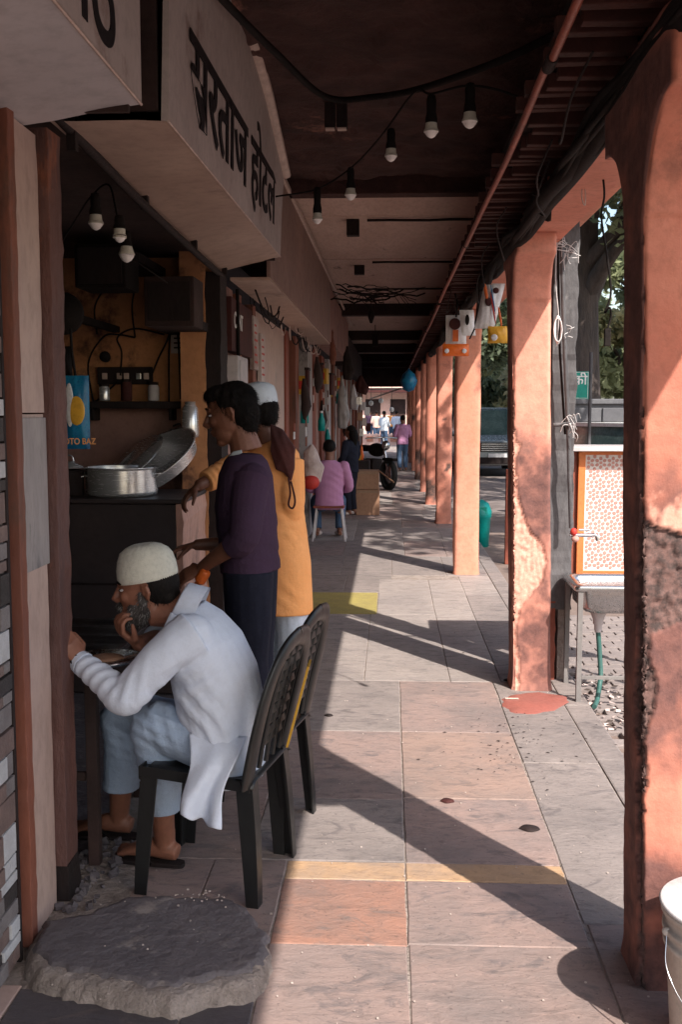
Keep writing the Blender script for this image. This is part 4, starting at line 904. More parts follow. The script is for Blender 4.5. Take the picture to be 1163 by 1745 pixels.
G().tube(bez([(d.x, 5.8, zt-.29), (d.x+.012, 5.8, zt-.42), (d.x+.018, 5.78, zt-.55), (d.x+.005, 5.74, .06), (d.x-.015, 5.7, -.02), (d.x-.05, 5.6, -.035)], 8), .014, 10).out('hose', m_hose, hs)
# tap with red wheel
tp_ = thing('water_tap', 'short metal tap with a red valve at the edge of the fretwork panel', 'tap')
a = P(978, 912, 5.72); G().tube([a-V((.02, 0, 0)), a+V((.10, 0, 0))], .011, 10).out('pipe', m_chrome, tp_); G().tube(bez([a+V((.10, 0, 0)), a+V((.125, -.0, 0)), a+V((.135, 0, -.03))], 5), .01, 10).out('spout', m_chrome, tp_)
G().tube([a+V((.03, 0, .03)), a+V((.09, 0, .03))], .007, 8).out('lever', m_chrome, tp_); G().ell(a+V((0, -.01, .02)), (.02, .02, .022)).out('valve_wheel', m_red, tp_); G().ell(a+V((.01, -.01, -.02)), (.022, .018, .018)).out('joint', m_jalip, tp_)
# fretwork board with orange frame
jb = thing('fretwork_panel', 'orange framed white board cut in a pink floral lattice behind the sink', 'panel')
a = at(994, 972, Y=6.3); b = at(994, 775, Y=6.3); xa = a.x; zb_, zt_ = a.z, b.z; W = .62
G().box((xa, 6.3, zb_), (xa+W, 6.318, zt_)).out('white_board', m_jaliw, jb)
fw = .022
for nm_, q in (('frame_rail', (xa-fw, 6.285, zt_, xa+W, 6.33, zt_+fw)), ('frame_rail', (xa-fw, 6.285, zb_-fw, xa+W, 6.33, zb_))): G().box(q[:3], q[3:]).out(nm_, m_jalio, jb, .003)
G().box((xa-fw-.02, 6.283, zb_-fw), (xa, 6.332, zt_+fw)).out('frame_stile', m_jalio, jb, .003)
G().box((xa-.13, 6.31, zb_-.02), (xa-fw-.022, 6.36, zt_+.03)).out('side_cheek', m_redp, jb, .004); G().box((xa-.13, 6.28, zb_+.0), (xa-.10, 6.309, zt_-.05)).out('side_strip', m_trim, jb, .003)
G().box((xa-.14, 6.2, zt_+fw+.003), (xa+W, 6.6, zt_+fw+.03)).out('top_board', m_signu, jb, .004)
g = G(); g2 = G(); sp = .074
for j in range(-1, 16):
    for i in range(-1, 12):
        cx_ = xa+.02+i*sp+(j % 2)*sp/2; cz = zb_+.02+j*sp*.866
        for k in range(6):
            t = k*PI/3+PI/6; px_, pz = cx_+math.cos(t)*sp*.36, cz+math.sin(t)*sp*.36
            if not (xa+.008 < px_ < xa+W-.01 and zb_+.01 < pz < zt_-.01): continue
            u = V((math.cos(t), 0, math.sin(t))); v = V((-math.sin(t), 0, math.cos(t))); c_0 = V((px_, 6.2975, pz))
            pts = [c_0+u*.012, c_0+u*.006+v*.0085, c_0-u*.007+v*.0095, c_0-u*.013, c_0-u*.007-v*.0095, c_0+u*.006-v*.0085]
            g.add(pts+[p+V((0, .0022, 0)) for p in pts], [(0, 1, 2, 3, 4, 5)]+[(m_i, (m_i+1) % 6, (m_i+1) % 6+6, m_i+6) for m_i in range(6)])
        if xa+.01 < cx_ < xa+W-.01 and zb_+.01 < cz < zt_-.01:
            pts = [V((cx_+.010*math.cos(q*PI/3), 6.2972, cz+.010*math.sin(q*PI/3))) for q in range(6)]; g2.add(pts+[p+V((0, .002, 0)) for p in pts], [(0, 1, 2, 3, 4, 5)])
g.out('lattice_petals', m_jalip, jb, kind='stuff'); g2.out('lattice_hearts', m_packo if 0 else m_jalip, jb, kind='stuff')
G().box((xa-.1, 6.32, -.075), (xa-.07, 6.35, zb_-.02)).out('leg', m_dark, jb); G().box((xa+W-.05, 6.32, -.075), (xa+W-.02, 6.35, zb_-.02)).out('leg', m_dark, jb)
# litter round the sink, red spill
lt_ = thing('litter', 'torn paper scraps and leaves littered under the sink', 'litter', kind='stuff'); g = G()
for i in range(150):
    x = random.uniform(1.1, 1.75); y = random.uniform(5.2, 6.2); s = random.uniform(.005, .022); t = random.uniform(0, 6.28); z = -.05+random.uniform(0, .015) if x > 1.1 else .004
    c_0 = V((x, y, z)); u = V((math.cos(t), math.sin(t), random.uniform(-.3, .3)))*s; v = V((-math.sin(t), math.cos(t), random.uniform(-.2, .5)))*s*.6
    g.add([c_0-u-v, c_0+u-v*.8, c_0+u*.7+v, c_0-u+v*.9+V((0, 0, .004))], [(0, 1, 2, 3)])
g.out('scraps', m_litter, lt_); g = G()
for i in range(160):
    x = random.uniform(1.0, 1.9); y = random.uniform(5.1, 6.4); s = random.uniform(.008, .03); t = random.uniform(0, 6.28); c_0 = V((x, y, -.045+random.uniform(0, .012))); u = V((math.cos(t), math.sin(t), .1))*s; v = V((-math.sin(t), math.cos(t), .3))*s*.5
    g.add([c_0-u, c_0-v, c_0+u, c_0+v], [(0, 1, 2, 3)])
g.out('dry_leaves', m_bark, lt_)
def puddle(name, label, cat, pts, z, m, kind=None):
    c = V((sum(p[0] for p in pts)/len(pts), sum(p[1] for p in pts)/len(pts), z)); P_ = bez([(p[0], p[1], z) for p in pts]+[(pts[0][0], pts[0][1], z)], 6)[:-1]
    P_ = [p+(p-c)*.12*nz3(p, 14, 3) for p in P_]; n = len(P_)
    return mesh(name, [c+V((0, 0, .004))]+[c+(p-c)*.9+V((0, 0, .003)) for p in P_]+[p-V((0, 0, .0025)) for p in P_], [(0, i+1, (i+1) % n+1) for i in range(n)]+[(i+1, i+1+n, (i+1) % n+1+n, (i+1) % n+1) for i in range(n)], m, None, True, label=label, cat=cat, kind=kind)
sp_ = [fl_2 for fl_2 in [at(x, y, Z=0)[:2] for x, y in ((855, 1192), (880, 1184), (925, 1181), (968, 1190), (962, 1204), (920, 1216), (880, 1216), (860, 1206))]]
puddle('red_spill', 'red ochre smear of mortar on the paving in front of the second column', 'stain', sp_, .004, m_mudred)
a = at(872, 1190, Z=.012); tag(G().box((a.x-.035, a.y-.008, .009), (a.x+.04, a.y+.004, .015)).out('paper_scrap', m_trim, None, .002), 'pale slip of paper lying on the red smear', 'paper')
for i, (px, py, s) in enumerate(((762, 1366, .022), (902, 1413, .028), (560, 1220, .018), (866, 1160, .02))):
    a = at(px, py, Z=0); puddle('damp_spot', ['dark betel spit stain in the middle of the walkway', 'long dark stain right of the middle of the walkway', 'small dark stain beside the chair legs', 'dark stain at the corner of the second column'][i], 'stain', [(a.x-s*1.3, a.y), (a.x-s*.4, a.y+s*1.2), (a.x+s, a.y+s*.8), (a.x+s*1.4, a.y-s*.3), (a.x, a.y-s)], .004, m_brown if i == 0 else m_dark)
sd = thing('leaf_specks', 'dark leaf specks scattered on the paving before the second column', 'leaves', kind='stuff'); g = G()
for i in range(150):
    a = at(random.gauss(885, 52), random.gauss(1262, 36), Z=.004); s = random.choice([.003, .004, .006, .011])*random.uniform(.7, 1.2); t = random.gauss(.1, .5); u = V((math.cos(t), math.sin(t), 0))*s; v = V((-math.sin(t), math.cos(t), .1))*s*.28
    g.add([a-u, a-v, a+u, a+v+V((0, 0, .002))], [(0, 1, 2, 3)])
g.out('specks', m_dark, sd)
gr_ = thing('grit', 'pale crumbs and grit scattered over the walkway and the step', 'grit', kind='stuff'); g = G()
for i in range(230):
    x = random.uniform(-.95, .9); y = 2.5+random.random()**1.7*5; z = .004
    if y < 3.1 and x < -.33: z = .069
    s = random.uniform(.0008, .0024); g.box((x-s, y-s, z-s), (x+s*1.3, y+s, z+s*.5))
for i in range(24):
    a = at(random.gauss(345, 28), random.gauss(1526, 6), Z=.069); s = random.uniform(.001, .0028); g.box(a-V((s, s, s)), a+V((s*1.5, s, s*.4)))
g.out('crumbs', m_crumb, gr_)
# thin post and bin between the second and third columns
op = thing('orange_post', 'thin orange post just outside, left of the second column', 'post'); a = at(866, 958, Z=-.05); G().box((a.x-.03, a.y, -.075), (a.x+.045, a.y+.07, at(863, 800, Y=a.y).z)).out('post', m_redp, op, .006)
bn = thing('litter_bin', 'teal green plastic litter bin beyond the third column', 'bin'); a = at(818, 940, Z=-.14)
r_b = .13
G().lathe((a.x, a.y, -.14), [(.001, 0), (r_b*.8, 0), (r_b, .42), (r_b*1.08, .43), (r_b*1.08, .46)], 20).out('bin_body', m_teal, bn)
G().lathe((a.x, a.y, -.14), [(r_b*1.1, .46), (r_b*1.1, .50), (r_b*.8, .6), (r_b*.25, .64), (.001, .642)], 20).out('bin_lid', m_teal, bn); G().box((a.x-.07, a.y-r_b*1.0, .34), (a.x+.07, a.y-r_b*.7, .42)).out('flap', m_green, bn, .004)
# green street sign
gs = thing('street_sign', 'green street sign with white Devanagari letters beyond the tarred pier', 'sign')
Y = 12.0; a = at(940, 680, Y=Y); b = at(1005, 633, Y=Y)
G().box((a.x, Y, a.z), (b.x, Y+.012, b.z)).out('sign_plate', m_green, gs, .002)
for q in ((a.x+.006, b.z-.012, b.x-.006, b.z-.008), (a.x+.006, a.z+.008, b.x-.006, a.z+.012), (b.x-.012, a.z+.012, b.x-.008, b.z-.012)): G().box((q[0], Y-.003, q[1]), (q[2], Y-.0005, q[3])).out('border', m_white, gs)
t = at(978, 655, Y=Y); lettering('sign_text', 'की', .153, (t.x, Y-.002, t.z), (1, 0, 0), (0, 0, 1), m_white, gs, ext=.001); t = at(972, 674, Y=Y); lettering('sign_text', 'ी', .153, (t.x+.027, Y-.002, t.z), (1, 0, 0), (0, 0, 1), m_white, gs, ext=.001)
lettering('sign_text', 'क', .12, (at(962, 655, Y=Y).x, Y-.002, at(960, 655, Y=Y).z), (1, 0, 0), (0, 0, 1), m_white, gs, ext=.001)
c_ = at(1006, 640, Y=12.05); G().tube([(c_.x+.01, 12.05, -.16), (c_.x+.01, 12.05, at(1006, 600, Y=12.05).z)], .02, 10).out('sign_pole', m_tar, gs)
# hanging packets under the lintel
def packs(label, boxes, cat='snack packet'):
    r = thing('hanging_packets', label, cat)
    for (x0_, x1_, y0_, y1_, Y_, m_, nm_, sk_) in boxes: packet(r, x0_, x1_, y0_, y1_, Y_, m_, nm_, bulge=.025, skew=sk_)
    return r
r = packs('strip of white and orange snack packets hanging left, ending in a red-orange one', [(760, 796, 537, 590, 9.0, m_packw, 'white_packet', 0), (755, 800, 586, 607, 8.95, m_packo, 'orange_packet', 0), (783, 808, 528, 572, 8.85, m_packw, 'white_packet', .02)])
q = at(776, 552, Y=8.94); G().ell(q, (.05, .006, .05)).out('printed_face', m_brown, r); G().ell(at(797, 545, Y=8.79), (.018, .004, .045)).out('printed_mark', m_cable, r); G().box(at(772, 582, Y=8.955), at(782, 562, Y=8.949)).out('printed_band', m_packo, r)
for px in (762, 792): G().ell(at(px, 598, Y=8.90), (.02, .006, .02)).out('badge', m_packw, r)
G().tube(bez([at(776, 500, Y=8.9), at(780, 520, Y=8.9), at(778, 540, Y=8.95)], 4), .008).out('hanger', m_cable, r)
r = packs('tilted strip of white and yellow snack packets hanging beside the second column', [(838, 862, 483, 560, 7.0, m_packw, 'white_packet', -.07), (825, 851, 485, 560, 6.93, m_packw, 'white_packet', -.06), (832, 866, 556, 585, 6.88, m_packy, 'yellow_packet', 0)])
for (px, py, w, h, m_, nm_) in ((829, 498, .012, .06, m_packo, 'printed_band'), (833, 514, .022, .03, m_brown, 'printed_face'), (841, 525, .006, .11, m_red, 'printed_stripe'), (853, 540, .008, .07, m_packo, 'printed_stripe'), (846, 495, .02, .02, m_brown, 'printed_face'), (841, 510, .005, .1, m_blue, 'printed_stripe')):
    G().ell(at(px, py, Y=6.9), (w, .006, h), Matrix.Rotation(.22, 3, 'Y').to_3x3() if 0 else Matrix.Rotation(-.18, 3, 'Y')).out(nm_, m_, r)
G().ell(at(843, 575, Y=6.84), (.022, .005, .022)).out('badge', m_packw, r)
ht = thing('hanging_strap', 'dark tapering strap hanging between the two packet strips', 'strap'); G().tube(bez([at(822, 470, Y=7.6), at(818, 510, Y=7.6), at(813, 550, Y=7.6), at(801, 578, Y=7.6)], 5), [.022]*6+[.018]*5+[.006]*5, 8).out('strap', m_dark, ht)
tq = thing('teal_bag', 'small teal bag hanging from the ledge far down the arcade', 'bag', at(697, 668, Y=20)); G().lathe((0, 0, 0), [(.001, 0), (.1, .04), (.17, .2), (.12, .34), (.03, .42), (.001, .46)], 10).out('bag', m_blue, tq)
# parked cars
def car(label, loc, rz, paint, L=4.4, W=1.78, Ht=1.62, grp=None, suv=True):
    r = thing('parked_car', label, 'car', loc, rz, grp); w = W/2
    prof = [(-L/2, .42), (-L/2+.02, .72), (-L/2+.15, .92), (-L/2+1.05, 1.04), (-L/2+1.15, 1.06), (L/2-.25, 1.06), (L/2-.02, .95), (L/2, .45), (L/2-.1, .28), (-L/2+.12, .28)]
    R = []
    for s, t in ((-1, .86), (-.94, .97), (-.8, 1), (.8, 1), (.94, .97), (1, .86)):
        R.append([V((s*w, x*(1 if t > .9 else .985), .28+(z-.28)*(1 if t > .95 else .93))) for x, z in prof])
    G().rings(R, True, False).out('body', paint, r, .03)
    cab = [(-L/2+1.1, 1.05), (-L/2+1.75, Ht-.05), (-L/2+2.1, Ht), (L/2-.75, Ht), (L/2-.3, 1.05)]
    R = [[V((s*w*q, x, z)) for x, z in cab] for s, q in ((-1, .93), (1, .93))]
    for i in (0, 1):
        for j in (1, 2, 3): R[i][j].x *= .86
    G().rings(R, True, False).out('windows', m_glass, r, .02)
    G().rings([[V((s*w*.83, x, z+.012)) for x, z in (cab[1], cab[2], cab[3], (cab[3][0]+.1, cab[3][1]-.06))] for s in (-1, 1)], True, False).out('roof', paint, r, .015)
    for s in (-1, 1):
        for (p_, q_) in ((0, 1), (4, 3)): G().tube([(s*w*.925, cab[p_][0], cab[p_][1]), (s*w*.81, cab[q_][0], cab[q_][1])], .03, 6).out('window_pillar', paint, r)
        G().box((s*w*.78-.17, -L/2-.01, .68), (s*w*.78+.13*(1), -L/2+.1, .82)).out('headlight', m_packw, r, .02)
        G().ell((s*(w+.1), -L/2+1.35, 1.08), (.1, .06, .07)).out('wing_mirror', paint, r)
        for y_ in (-L/2+.8, L/2-.85):
            wh = G().lathe((s*(w-.1), y_, .33), [(.2, -.1), (.33, -.09), (.335, 0), (.33, .09), (.2, .1)], 24, (1, 0, 0)).out('wheel', m_tyre, r); G().lathe((s*(w-.02), y_, .33), [(.001, .02), (.05, .03), (.2, 0), (.22, -.03)], 16, (s, 0, 0)).out('rim', m_chrome, wh)
    for i in range(4): G().box((-.42, -L/2-.015, .66+i*.055), (.42, -L/2+.02, .69+i*.055)).out('grille_bar', m_chrome, r, .004)
    G().box((-.46, -L/2-.005, .64), (.46, -L/2+.03, .88)).out('grille', m_dark, r); G().box((-.7, -L/2-.03, .33), (.7, -L/2+.05, .5)).out('bumper', m_dark, r, .02)
    G().box((-.24, -L/2-.04, .5), (.24, -L/2-.025, .6)).out('number_plate', m_white, r)
    return r
a = at(842, 812, Z=-.14); car('dark graphite off-road car facing the camera beyond the third column', (a.x-.02, a.y+2.2, -.14), .05, m_carg, Ht=1.78)
car('silver car parked behind the fretwork panel, only its roof and glass visible', (4.1, 15.8, -.14), .5, m_carw, 4.2, 1.7, 1.52)
for i, (x, y, rz, m_, lb) in enumerate(((6.2, 38, .3, m_carw, 'pale car parked far off behind the dark off-road car'), (9.5, 36, 1.3, m_carg, 'dark car far off at the edge of the trees'), (4.4, 44, .1, m_carw, 'small pale car farthest away in the car park'))):
    car(lb, (x, y, -.14), rz, m_, grp='cars far off in the car park')
# motorcycles parked beyond (simple but shaped)
def bike(label, loc, rz, m, grp):
    r = thing('motorcycle', label, 'motorcycle', loc, rz, grp)
    for y_ in (-.62, .62):
        wh = G().lathe((0, y_, .3), [(.24, -.05), (.3, -.04), (.31, 0), (.3, .04), (.24, .05)], 20, (1, 0, 0)).out('wheel', m_tyre, r)
        G().lathe((0, y_, .3), [(.001, -.02), (.06, -.03), (.22, -.01), (.22, .01), (.06, .03), (.001, .02)], 16, (1, 0, 0)).out('hub', m_chrome, wh)
    G().ell((0, -.12, .78), (.14, .3, .14)).out('tank', m, r); G().ell((0, .35, .8), (.13, .4, .07)).out('seat', m_cable, r); G().box((-.12, -.15, .3), (.12, .2, .6)).out('engine', m_dark, r, .03)
    G().tube([(0, -.62, .3), (0, -.4, .9), (0, -.38, 1.02)], .03).out('fork', m_chrome, r); G().tube(bez([(-.36, -.3, 1.02), (0, -.4, 1.04), (.36, -.3, 1.02)], 4), .015).out('handlebar', m_chrome, r); G().ell((0, -.5, .88), (.09, .08, .1)).out('headlamp', m_chrome, r)
    G().box((-.06, -.9, .58), (.06, -.45, .64)).out('mudguard', m, r, .02)
    return r
b0 = bike('black motorcycle parked in the walkway beyond the cartons', (-.33, 21, 0), .5, m_cable, 'parked motorcycles')
for i, (px, Yb, lb) in enumerate(((822, 33, 'motorcycle far off in the car park, nearest the third column'), (834, 35, 'motorcycle second along the far parking row'), (846, 34, 'motorcycle third along the far parking row'), (857, 36, 'motorcycle at the right end of the far parking row'), (1000, 20, 'motorcycle half hidden behind the silver car'))):
    c_ = copy_tree(b0); g_ = at(px, 740, Y=Yb); c_.location = (g_.x, Yb, -.14); c_.rotation_euler = (0, 0, random.uniform(0, 3)); c_['label'] = lb
# boundary wall of grey stones
bw = thing('boundary_wall', 'grey stone boundary wall with wire netting under the big tree', 'wall')
G().box((3.6, 24.2, -.16), (18, 24.6, 1.72)).out('wall_core', m_walls, bw); G().box((3.5, 24.12, 1.722), (18.1, 24.68, 1.84)).out('coping', m_walls, bw, .02)
z = -.1
while z < 1.65:
    x = 3.6+random.uniform(-.3, 0)
    while x < 8:
        w = random.uniform(.4, .8); G().box((x+.015, 24.15+random.uniform(-.02, .02), z+.012), (x+w-.015, 24.196, z+.33)).out('stone', m_walls, bw, .015); x += w
    z += .35
# trees
def tree(name, label, base, h, trunk_r, crown_c, crown_r, nleaf, mats, seed, leaf=.16, limbs=7, grp='trees beyond the road', lean=(0, 0), clumps=40):
    rd = random.Random(seed); r = thing(name, label, 'tree', base, 0, grp); top = V((lean[0], lean[1], h*.62))
    g = G()
    for k in range(5 if trunk_r > .4 else 1):
        o = V((rd.uniform(-1, 1), rd.uniform(-1, 1), 0))*trunk_r*(.5 if k else 0); pts = bez([o, o*.8+V((0, 0, h*.15)), o*.6+top*.6+V((rd.uniform(-.1, .1), 0, 0)), top+o*.3], 6); rr = trunk_r*(1 if k == 0 else .45); n = len(pts)
        g.tube(pts, [rr*(1.3 if i == 0 else 1.05-.5*i/n) for i in range(n)], 9)
    g.out('trunk', m_bark, r)
    cs = []
    for i in range(clumps):
        u = V((rd.gauss(0, 1), rd.gauss(0, 1), rd.gauss(0, 1))).normalized()*rd.uniform(.45, 1); cs.append(V(crown_c)+V((u.x*crown_r[0], u.y*crown_r[1], u.z*crown_r[2])))
    for i in range(limbs):
        c = cs[i*3 % len(cs)]; s = top*rd.uniform(.6, 1); pts = bez([s, s.lerp(c, .5)+V((rd.uniform(-.3, .3), rd.uniform(-.3, .3), .3)), c], 5); n = len(pts)
        G().tube(pts, [trunk_r*.42*(1-.8*j/n) for j in range(n)], 7).out('limb', m_bark, r)
    rg = np.random.RandomState(seed); C_ = np.array([list(c) for c in cs]); idx = rg.randint(0, len(cs), nleaf); cr = .27*np.mean(crown_r)
    d = rg.normal(size=(nleaf, 3)); d /= np.linalg.norm(d, axis=1)[:, None]; pos = C_[idx]+d*(cr*rg.uniform(.3, 1.05, nleaf)[:, None])*np.array([1.1, 1.1, .75])*(.6+.8*rg.rand(len(cs)))[idx][:, None]
    a_ = rg.normal(size=(nleaf, 3)); a_ /= np.linalg.norm(a_, axis=1)[:, None]; b_ = np.cross(a_, rg.normal(size=(nleaf, 3))); b_ /= np.linalg.norm(b_, axis=1)[:, None]
    sz = leaf*rg.uniform(.6, 1.3, nleaf)[:, None]; a_ *= sz; b_ *= sz*.42
    vs = np.stack([pos-a_, pos+b_, pos+a_, pos-b_], 1).reshape(-1, 3); me = bpy.data.meshes.new('crown')
    me.vertices.add(len(vs)); me.vertices.foreach_set('co', vs.ravel()); me.loops.add(nleaf*4); me.loops.foreach_set('vertex_index', np.arange(nleaf*4)); me.polygons.add(nleaf); me.polygons.foreach_set('loop_start', np.arange(0, nleaf*4, 4)); 
    for m_ in mats: me.materials.append(m_)
    me.polygons.foreach_set('material_index', (rg.rand(len(cs))*len(mats)).astype(int)[idx] if len(mats) > 1 else np.zeros(nleaf, int)); me.update(calc_edges=True); me.validate()
    link(bpy.data.objects.new('crown', me), r); return r
L0, L1, L2 = m_leaf
tree('banyan_tree', 'huge dark banyan trunk with hanging boughs behind the green sign', (5.0, 27.5, -.15), 11, .62, (.6, -1, 9.3), (5.5, 4, 3.6), 26000, [L0, L1, L1, L2], 3, .17, 10, clumps=90)
tree('leafy_tree', 'sunlit yellow-green tree low behind the boundary wall', (6.8, 31, -.15), 4.6, .22, (-.6, 0, 3.3), (3.2, 2, 1.4), 15000, [L1, L2, L2], 5, .15, 7, clumps=55)
tree('leafy_tree', 'grey-green tree seen between the second and third columns', (5.4, 44, -.15), 9, .3, (-.4, 0, 6), (3.6, 3, 3.6), 16000, [L0, L1], 8, .2, 7, clumps=70)
tree('leafy_tree', 'tall dark tree reaching up to the lintel corner', (7.4, 23, -.15), 12, .35, (-1.8, 0, 8.6), (3.6, 3, 2.2), 12000, [L0, L1], 12, .16, 7, clumps=60)
tree('leafy_tree', 'rounded tree low on the left of the far car park', (3.4, 52, -.15), 6, .25, (.6, 0, 4), (3.4, 3, 2.8), 13000, [L1, L0], 15, .2, 6, clumps=50)
tree('leafy_tree', 'pale tree low and far off, right of the rounded one', (7.5, 50, -.15), 6, .25, (0, 0, 4), (4, 3, 3), 14000, [L1, L2, L0], 18, .2, 6, clumps=50)
tree('leafy_tree', 'broad dark tree filling the gap beside the nearest column', (10.2, 37, -.15), 10, .4, (0, 0, 7.6), (3.4, 2.5, 3.2), 13000, [L0, L1], 22, .2, 8, clumps=60)
tree('street_tree', 'roadside tree whose leaves dapple the far arcade with shade', (5.2, 8.6, -.15), 9, .2, (.3, 0, 7.4), (2.6, 3.6, 1.3), 3600, [L0, L1], 31, .15, 6, clumps=34)
tree('street_tree', 'second roadside tree shading the far end of the arcade', (5.4, 17, -.15), 9, .2, (-.4, 0, 7.2), (2.2, 5.0, 1.2), 4600, [L0, L1], 37, .16, 6, clumps=44)
# sunlit far end of the walkway: pink buildings
fb = thing('pink_building', 'sunlit pink building closing the view at the far end of the arcade', 'building')
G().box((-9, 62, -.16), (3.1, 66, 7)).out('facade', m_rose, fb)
for i in range(7): G().box((-7.5+i*1.5, 61.95, .4), (-6.6+i*1.5, 61.995, 2.2)).out('window', m_shopdark, fb)
G().box((-9, 60.9, 2.6), (3.1, 61.94, 2.75)).out('awning', m_brown, fb)
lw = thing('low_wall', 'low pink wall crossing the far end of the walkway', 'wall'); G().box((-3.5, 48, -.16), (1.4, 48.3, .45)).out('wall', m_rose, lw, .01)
for i in range(8): G().box((-3.3+i*.55, 47.97, .1), (-3.0+i*.55, 47.995, .35)).out('panel', m_coll, lw)
fa = thing('far_awning', 'dark awning lowered across the far end of the arcade', 'awning'); G().box((-1.2, 37.4, 2.42), (.9, 38, 3.3)).out('awning', m_shopdark, fa)
G().tube([(-.75, 39, 2.0), (.4, 37.5, 2.36)], .03).out('awning_pole', m_trim, fa); G().tube([(-1.1, 38.5, 2.35), (.7, 38.5, 2.36)], .035).out('awning_rail', m_white, fa)
for i, (px, py) in enumerate(((633, 687), (650, 683), (625, 700), (668, 698))):
    q = at(px, py, Y=39.5); o = thing('hanging_lamp', ['white globe lamp hung left in the far opening', 'white globe lamp hung right of the first in the far opening', 'small globe lamp hung lowest in the far opening', 'globe lamp hung by the far columns'][i], 'lamp', q, 0, 'globe lamps at the far end'); G().ell((0, 0, 0), (.09, .09, .1)).out('globe', m_white, o); G().tube([(0, 0, .1), (0, 0, 2.4-q.z+.1)], .008).out('cord', m_cable, o)

# ------------------------------------------------------------------ BUCKET
bk = thing('plastic_bucket', 'big dirty white plastic bucket with a wire handle, at the foot of the nearest column', 'bucket', (.855, 2.50, 0))
H_ = .36; 
G().lathe((0, 0, 0), [(.001, .003), (.128, .003), (.134, .012), (.150, H_*.72), (.158, H_*.725), (.158, H_*.76), (.152, H_*.765), (.153, H_*.82), (.161, H_*.825), (.161, H_*.86), (.154, H_*.865), (.155, H_*.95), (.165, H_*.955), (.165, H_), (.157, H_), (.150, H_*.9), (.125, .02), (.001, .016)], 64).out('bucket_body', m_buck, bk)
G().lathe((0, 0, H_+.001), [(.001, -.012), (.12, -.012), (.14, -.01), (.148, -.002), (.168, .0), (.170, .006), (.164, .011), (.001, .010)], 64).out('lid', m_packw, bk)
G().tube(bez([(-.160, -.02, H_*.83), (-.166, -.06, H_*.62), (-.12, -.13, H_*.42), (.0, -.185, H_*.32), (.12, -.13, H_*.45), (.16, -.03, H_*.83)], 8), .0022, 6).out('wire_handle', m_chrome, bk)
for s in (-1, 1): G().ell((s*.158, -.015, H_*.84), (.012, .012, .012)).out('handle_lug', m_buck, bk)

# ------------------------------------------------------------------ PEOPLE
def frame(f, up=(0, 0, 1)):
    f = V(f).normalized(); l = V(up).cross(f).normalized(); u = f.cross(l)
    return Matrix((f, l, u)).transposed()
def head_solids(g, c, f, up=(0, 0, 1), s=1.0, neck=None, beard=False):
    M = frame(f, up)*1.0; T = lambda p: V(c)+(M @ V(p))*s
    E = lambda p, r: g.ell(T(p), [q*s for q in r], M, 18, 12)
    E((-.008, 0, .035), (.093, .074, .085)); E((.012, 0, -.01), (.078, .067, .085)); E((.032, 0, -.055), (.056, .054, .052)); E((.062, 0, -.093), (.024, .028, .02))
    E((.078, 0, .034), (.018, .045, .012)); E((.062, .03, -.012), (.028, .026, .024)); E((.062, -.03, -.012), (.028, .026, .024))
    g.tube([T((.086, 0, .026)), T((.098, 0, .006)), T((.112, 0, -.018)), T((.098, 0, -.030))], [.008*s, .010*s, .014*s, .010*s], 10)
    E((.096, .012, -.023), (.012, .008, .008)); E((.096, -.012, -.023), (.012, .008, .008))
    E((.086, 0, -.050), (.014, .024, .0065)); E((.082, 0, -.062), (.015, .021, .0075)); E((.07, 0, -.04), (.02, .03, .02))
    for q in (-1, 1):
        g.tube([T((-.012, q*.072, -.026)), T((-.020, q*.083, .0)), T((-.014, q*.084, .022)), T((-.002, q*.078, .024)), T((-.002, q*.072, -.01))], [.007*s, .008*s, .008*s, .006*s, .005*s], 8)
    if neck is not None: g.tube([T((-.022, 0, -.03)), T((-.02, 0, -.08)), V(neck)], [.056*s, .054*s, .064*s], 14)
    return T, M
def eyes(par, T, M, s=1.0):
    for q in (-1, 1):
        e = G().ell(T((.077, q*.031, .012)), (.009*s, .011*s, .0045*s), M).out('eye', m_signu, par); G().ell(T((.0835, q*.031, .012)), (.005*s, .006*s, .0045*s), M).out('iris', m_cable, e)
        G().tube([T((.082, q*.014, .034)), T((.088, q*.032, .040)), T((.075, q*.05, .034))], [.004*s, .005*s, .003*s], 6).out('eyebrow', m_hair, par)
def hand(g, w, d, n, s=1.0, curl=.5, side=1, spread=.12):
    """palm and five unequal fingers from wrist w along d, curling towards n; the thumb leaves the side of the palm"""
    d = V(d).normalized(); n = V(n); n = (n-d*n.dot(d)).normalized(); t = d.cross(n)*side; w = V(w)
    g.tube([w-d*.03*s, w+d*.012*s, w+d*.045*s, w+d*.085*s], [(.017*s, .024*s), (.016*s, .028*s), (.0145*s, .038*s), (.012*s, .038*s)], 12, side=n)
    for k, (o, L) in enumerate(((-.030, .062), (-.010, .076), (.011, .082), (.031, .072))):
        p = w+d*.08*s+t*o*s; a = 0; P_ = [p-d*.03*s, p]; dd = (d+t*o*spread*12*.1).normalized()
        for j, f in enumerate((.46, .3, .24)):
            a += curl*(.75+.1*j+.05*k); q = dd*math.cos(a)+n*math.sin(a); P_.append(P_[-1]+q*L*f*s)
        g.tube(P_, [.010*s, .0098*s, .0092*s, .0085*s, .0068*s], 8)
        g.ell(P_[-1], (.0068*s,)*3)
    p = w+d*.022*s+t*.024*s; q1 = (d*.55+t*.7+n*.35).normalized(); q2 = (d*.85+t*.1+n*.55).normalized()
    P_ = [p-t*.01, p+q1*.034*s, p+q1*.034*s+q2*.03*s, p+q1*.034*s+q2*.052*s]; g.tube(P_, [.016*s, .0125*s, .0105*s, .008*s], 8); g.ell(P_[-1], (.008*s,)*3)
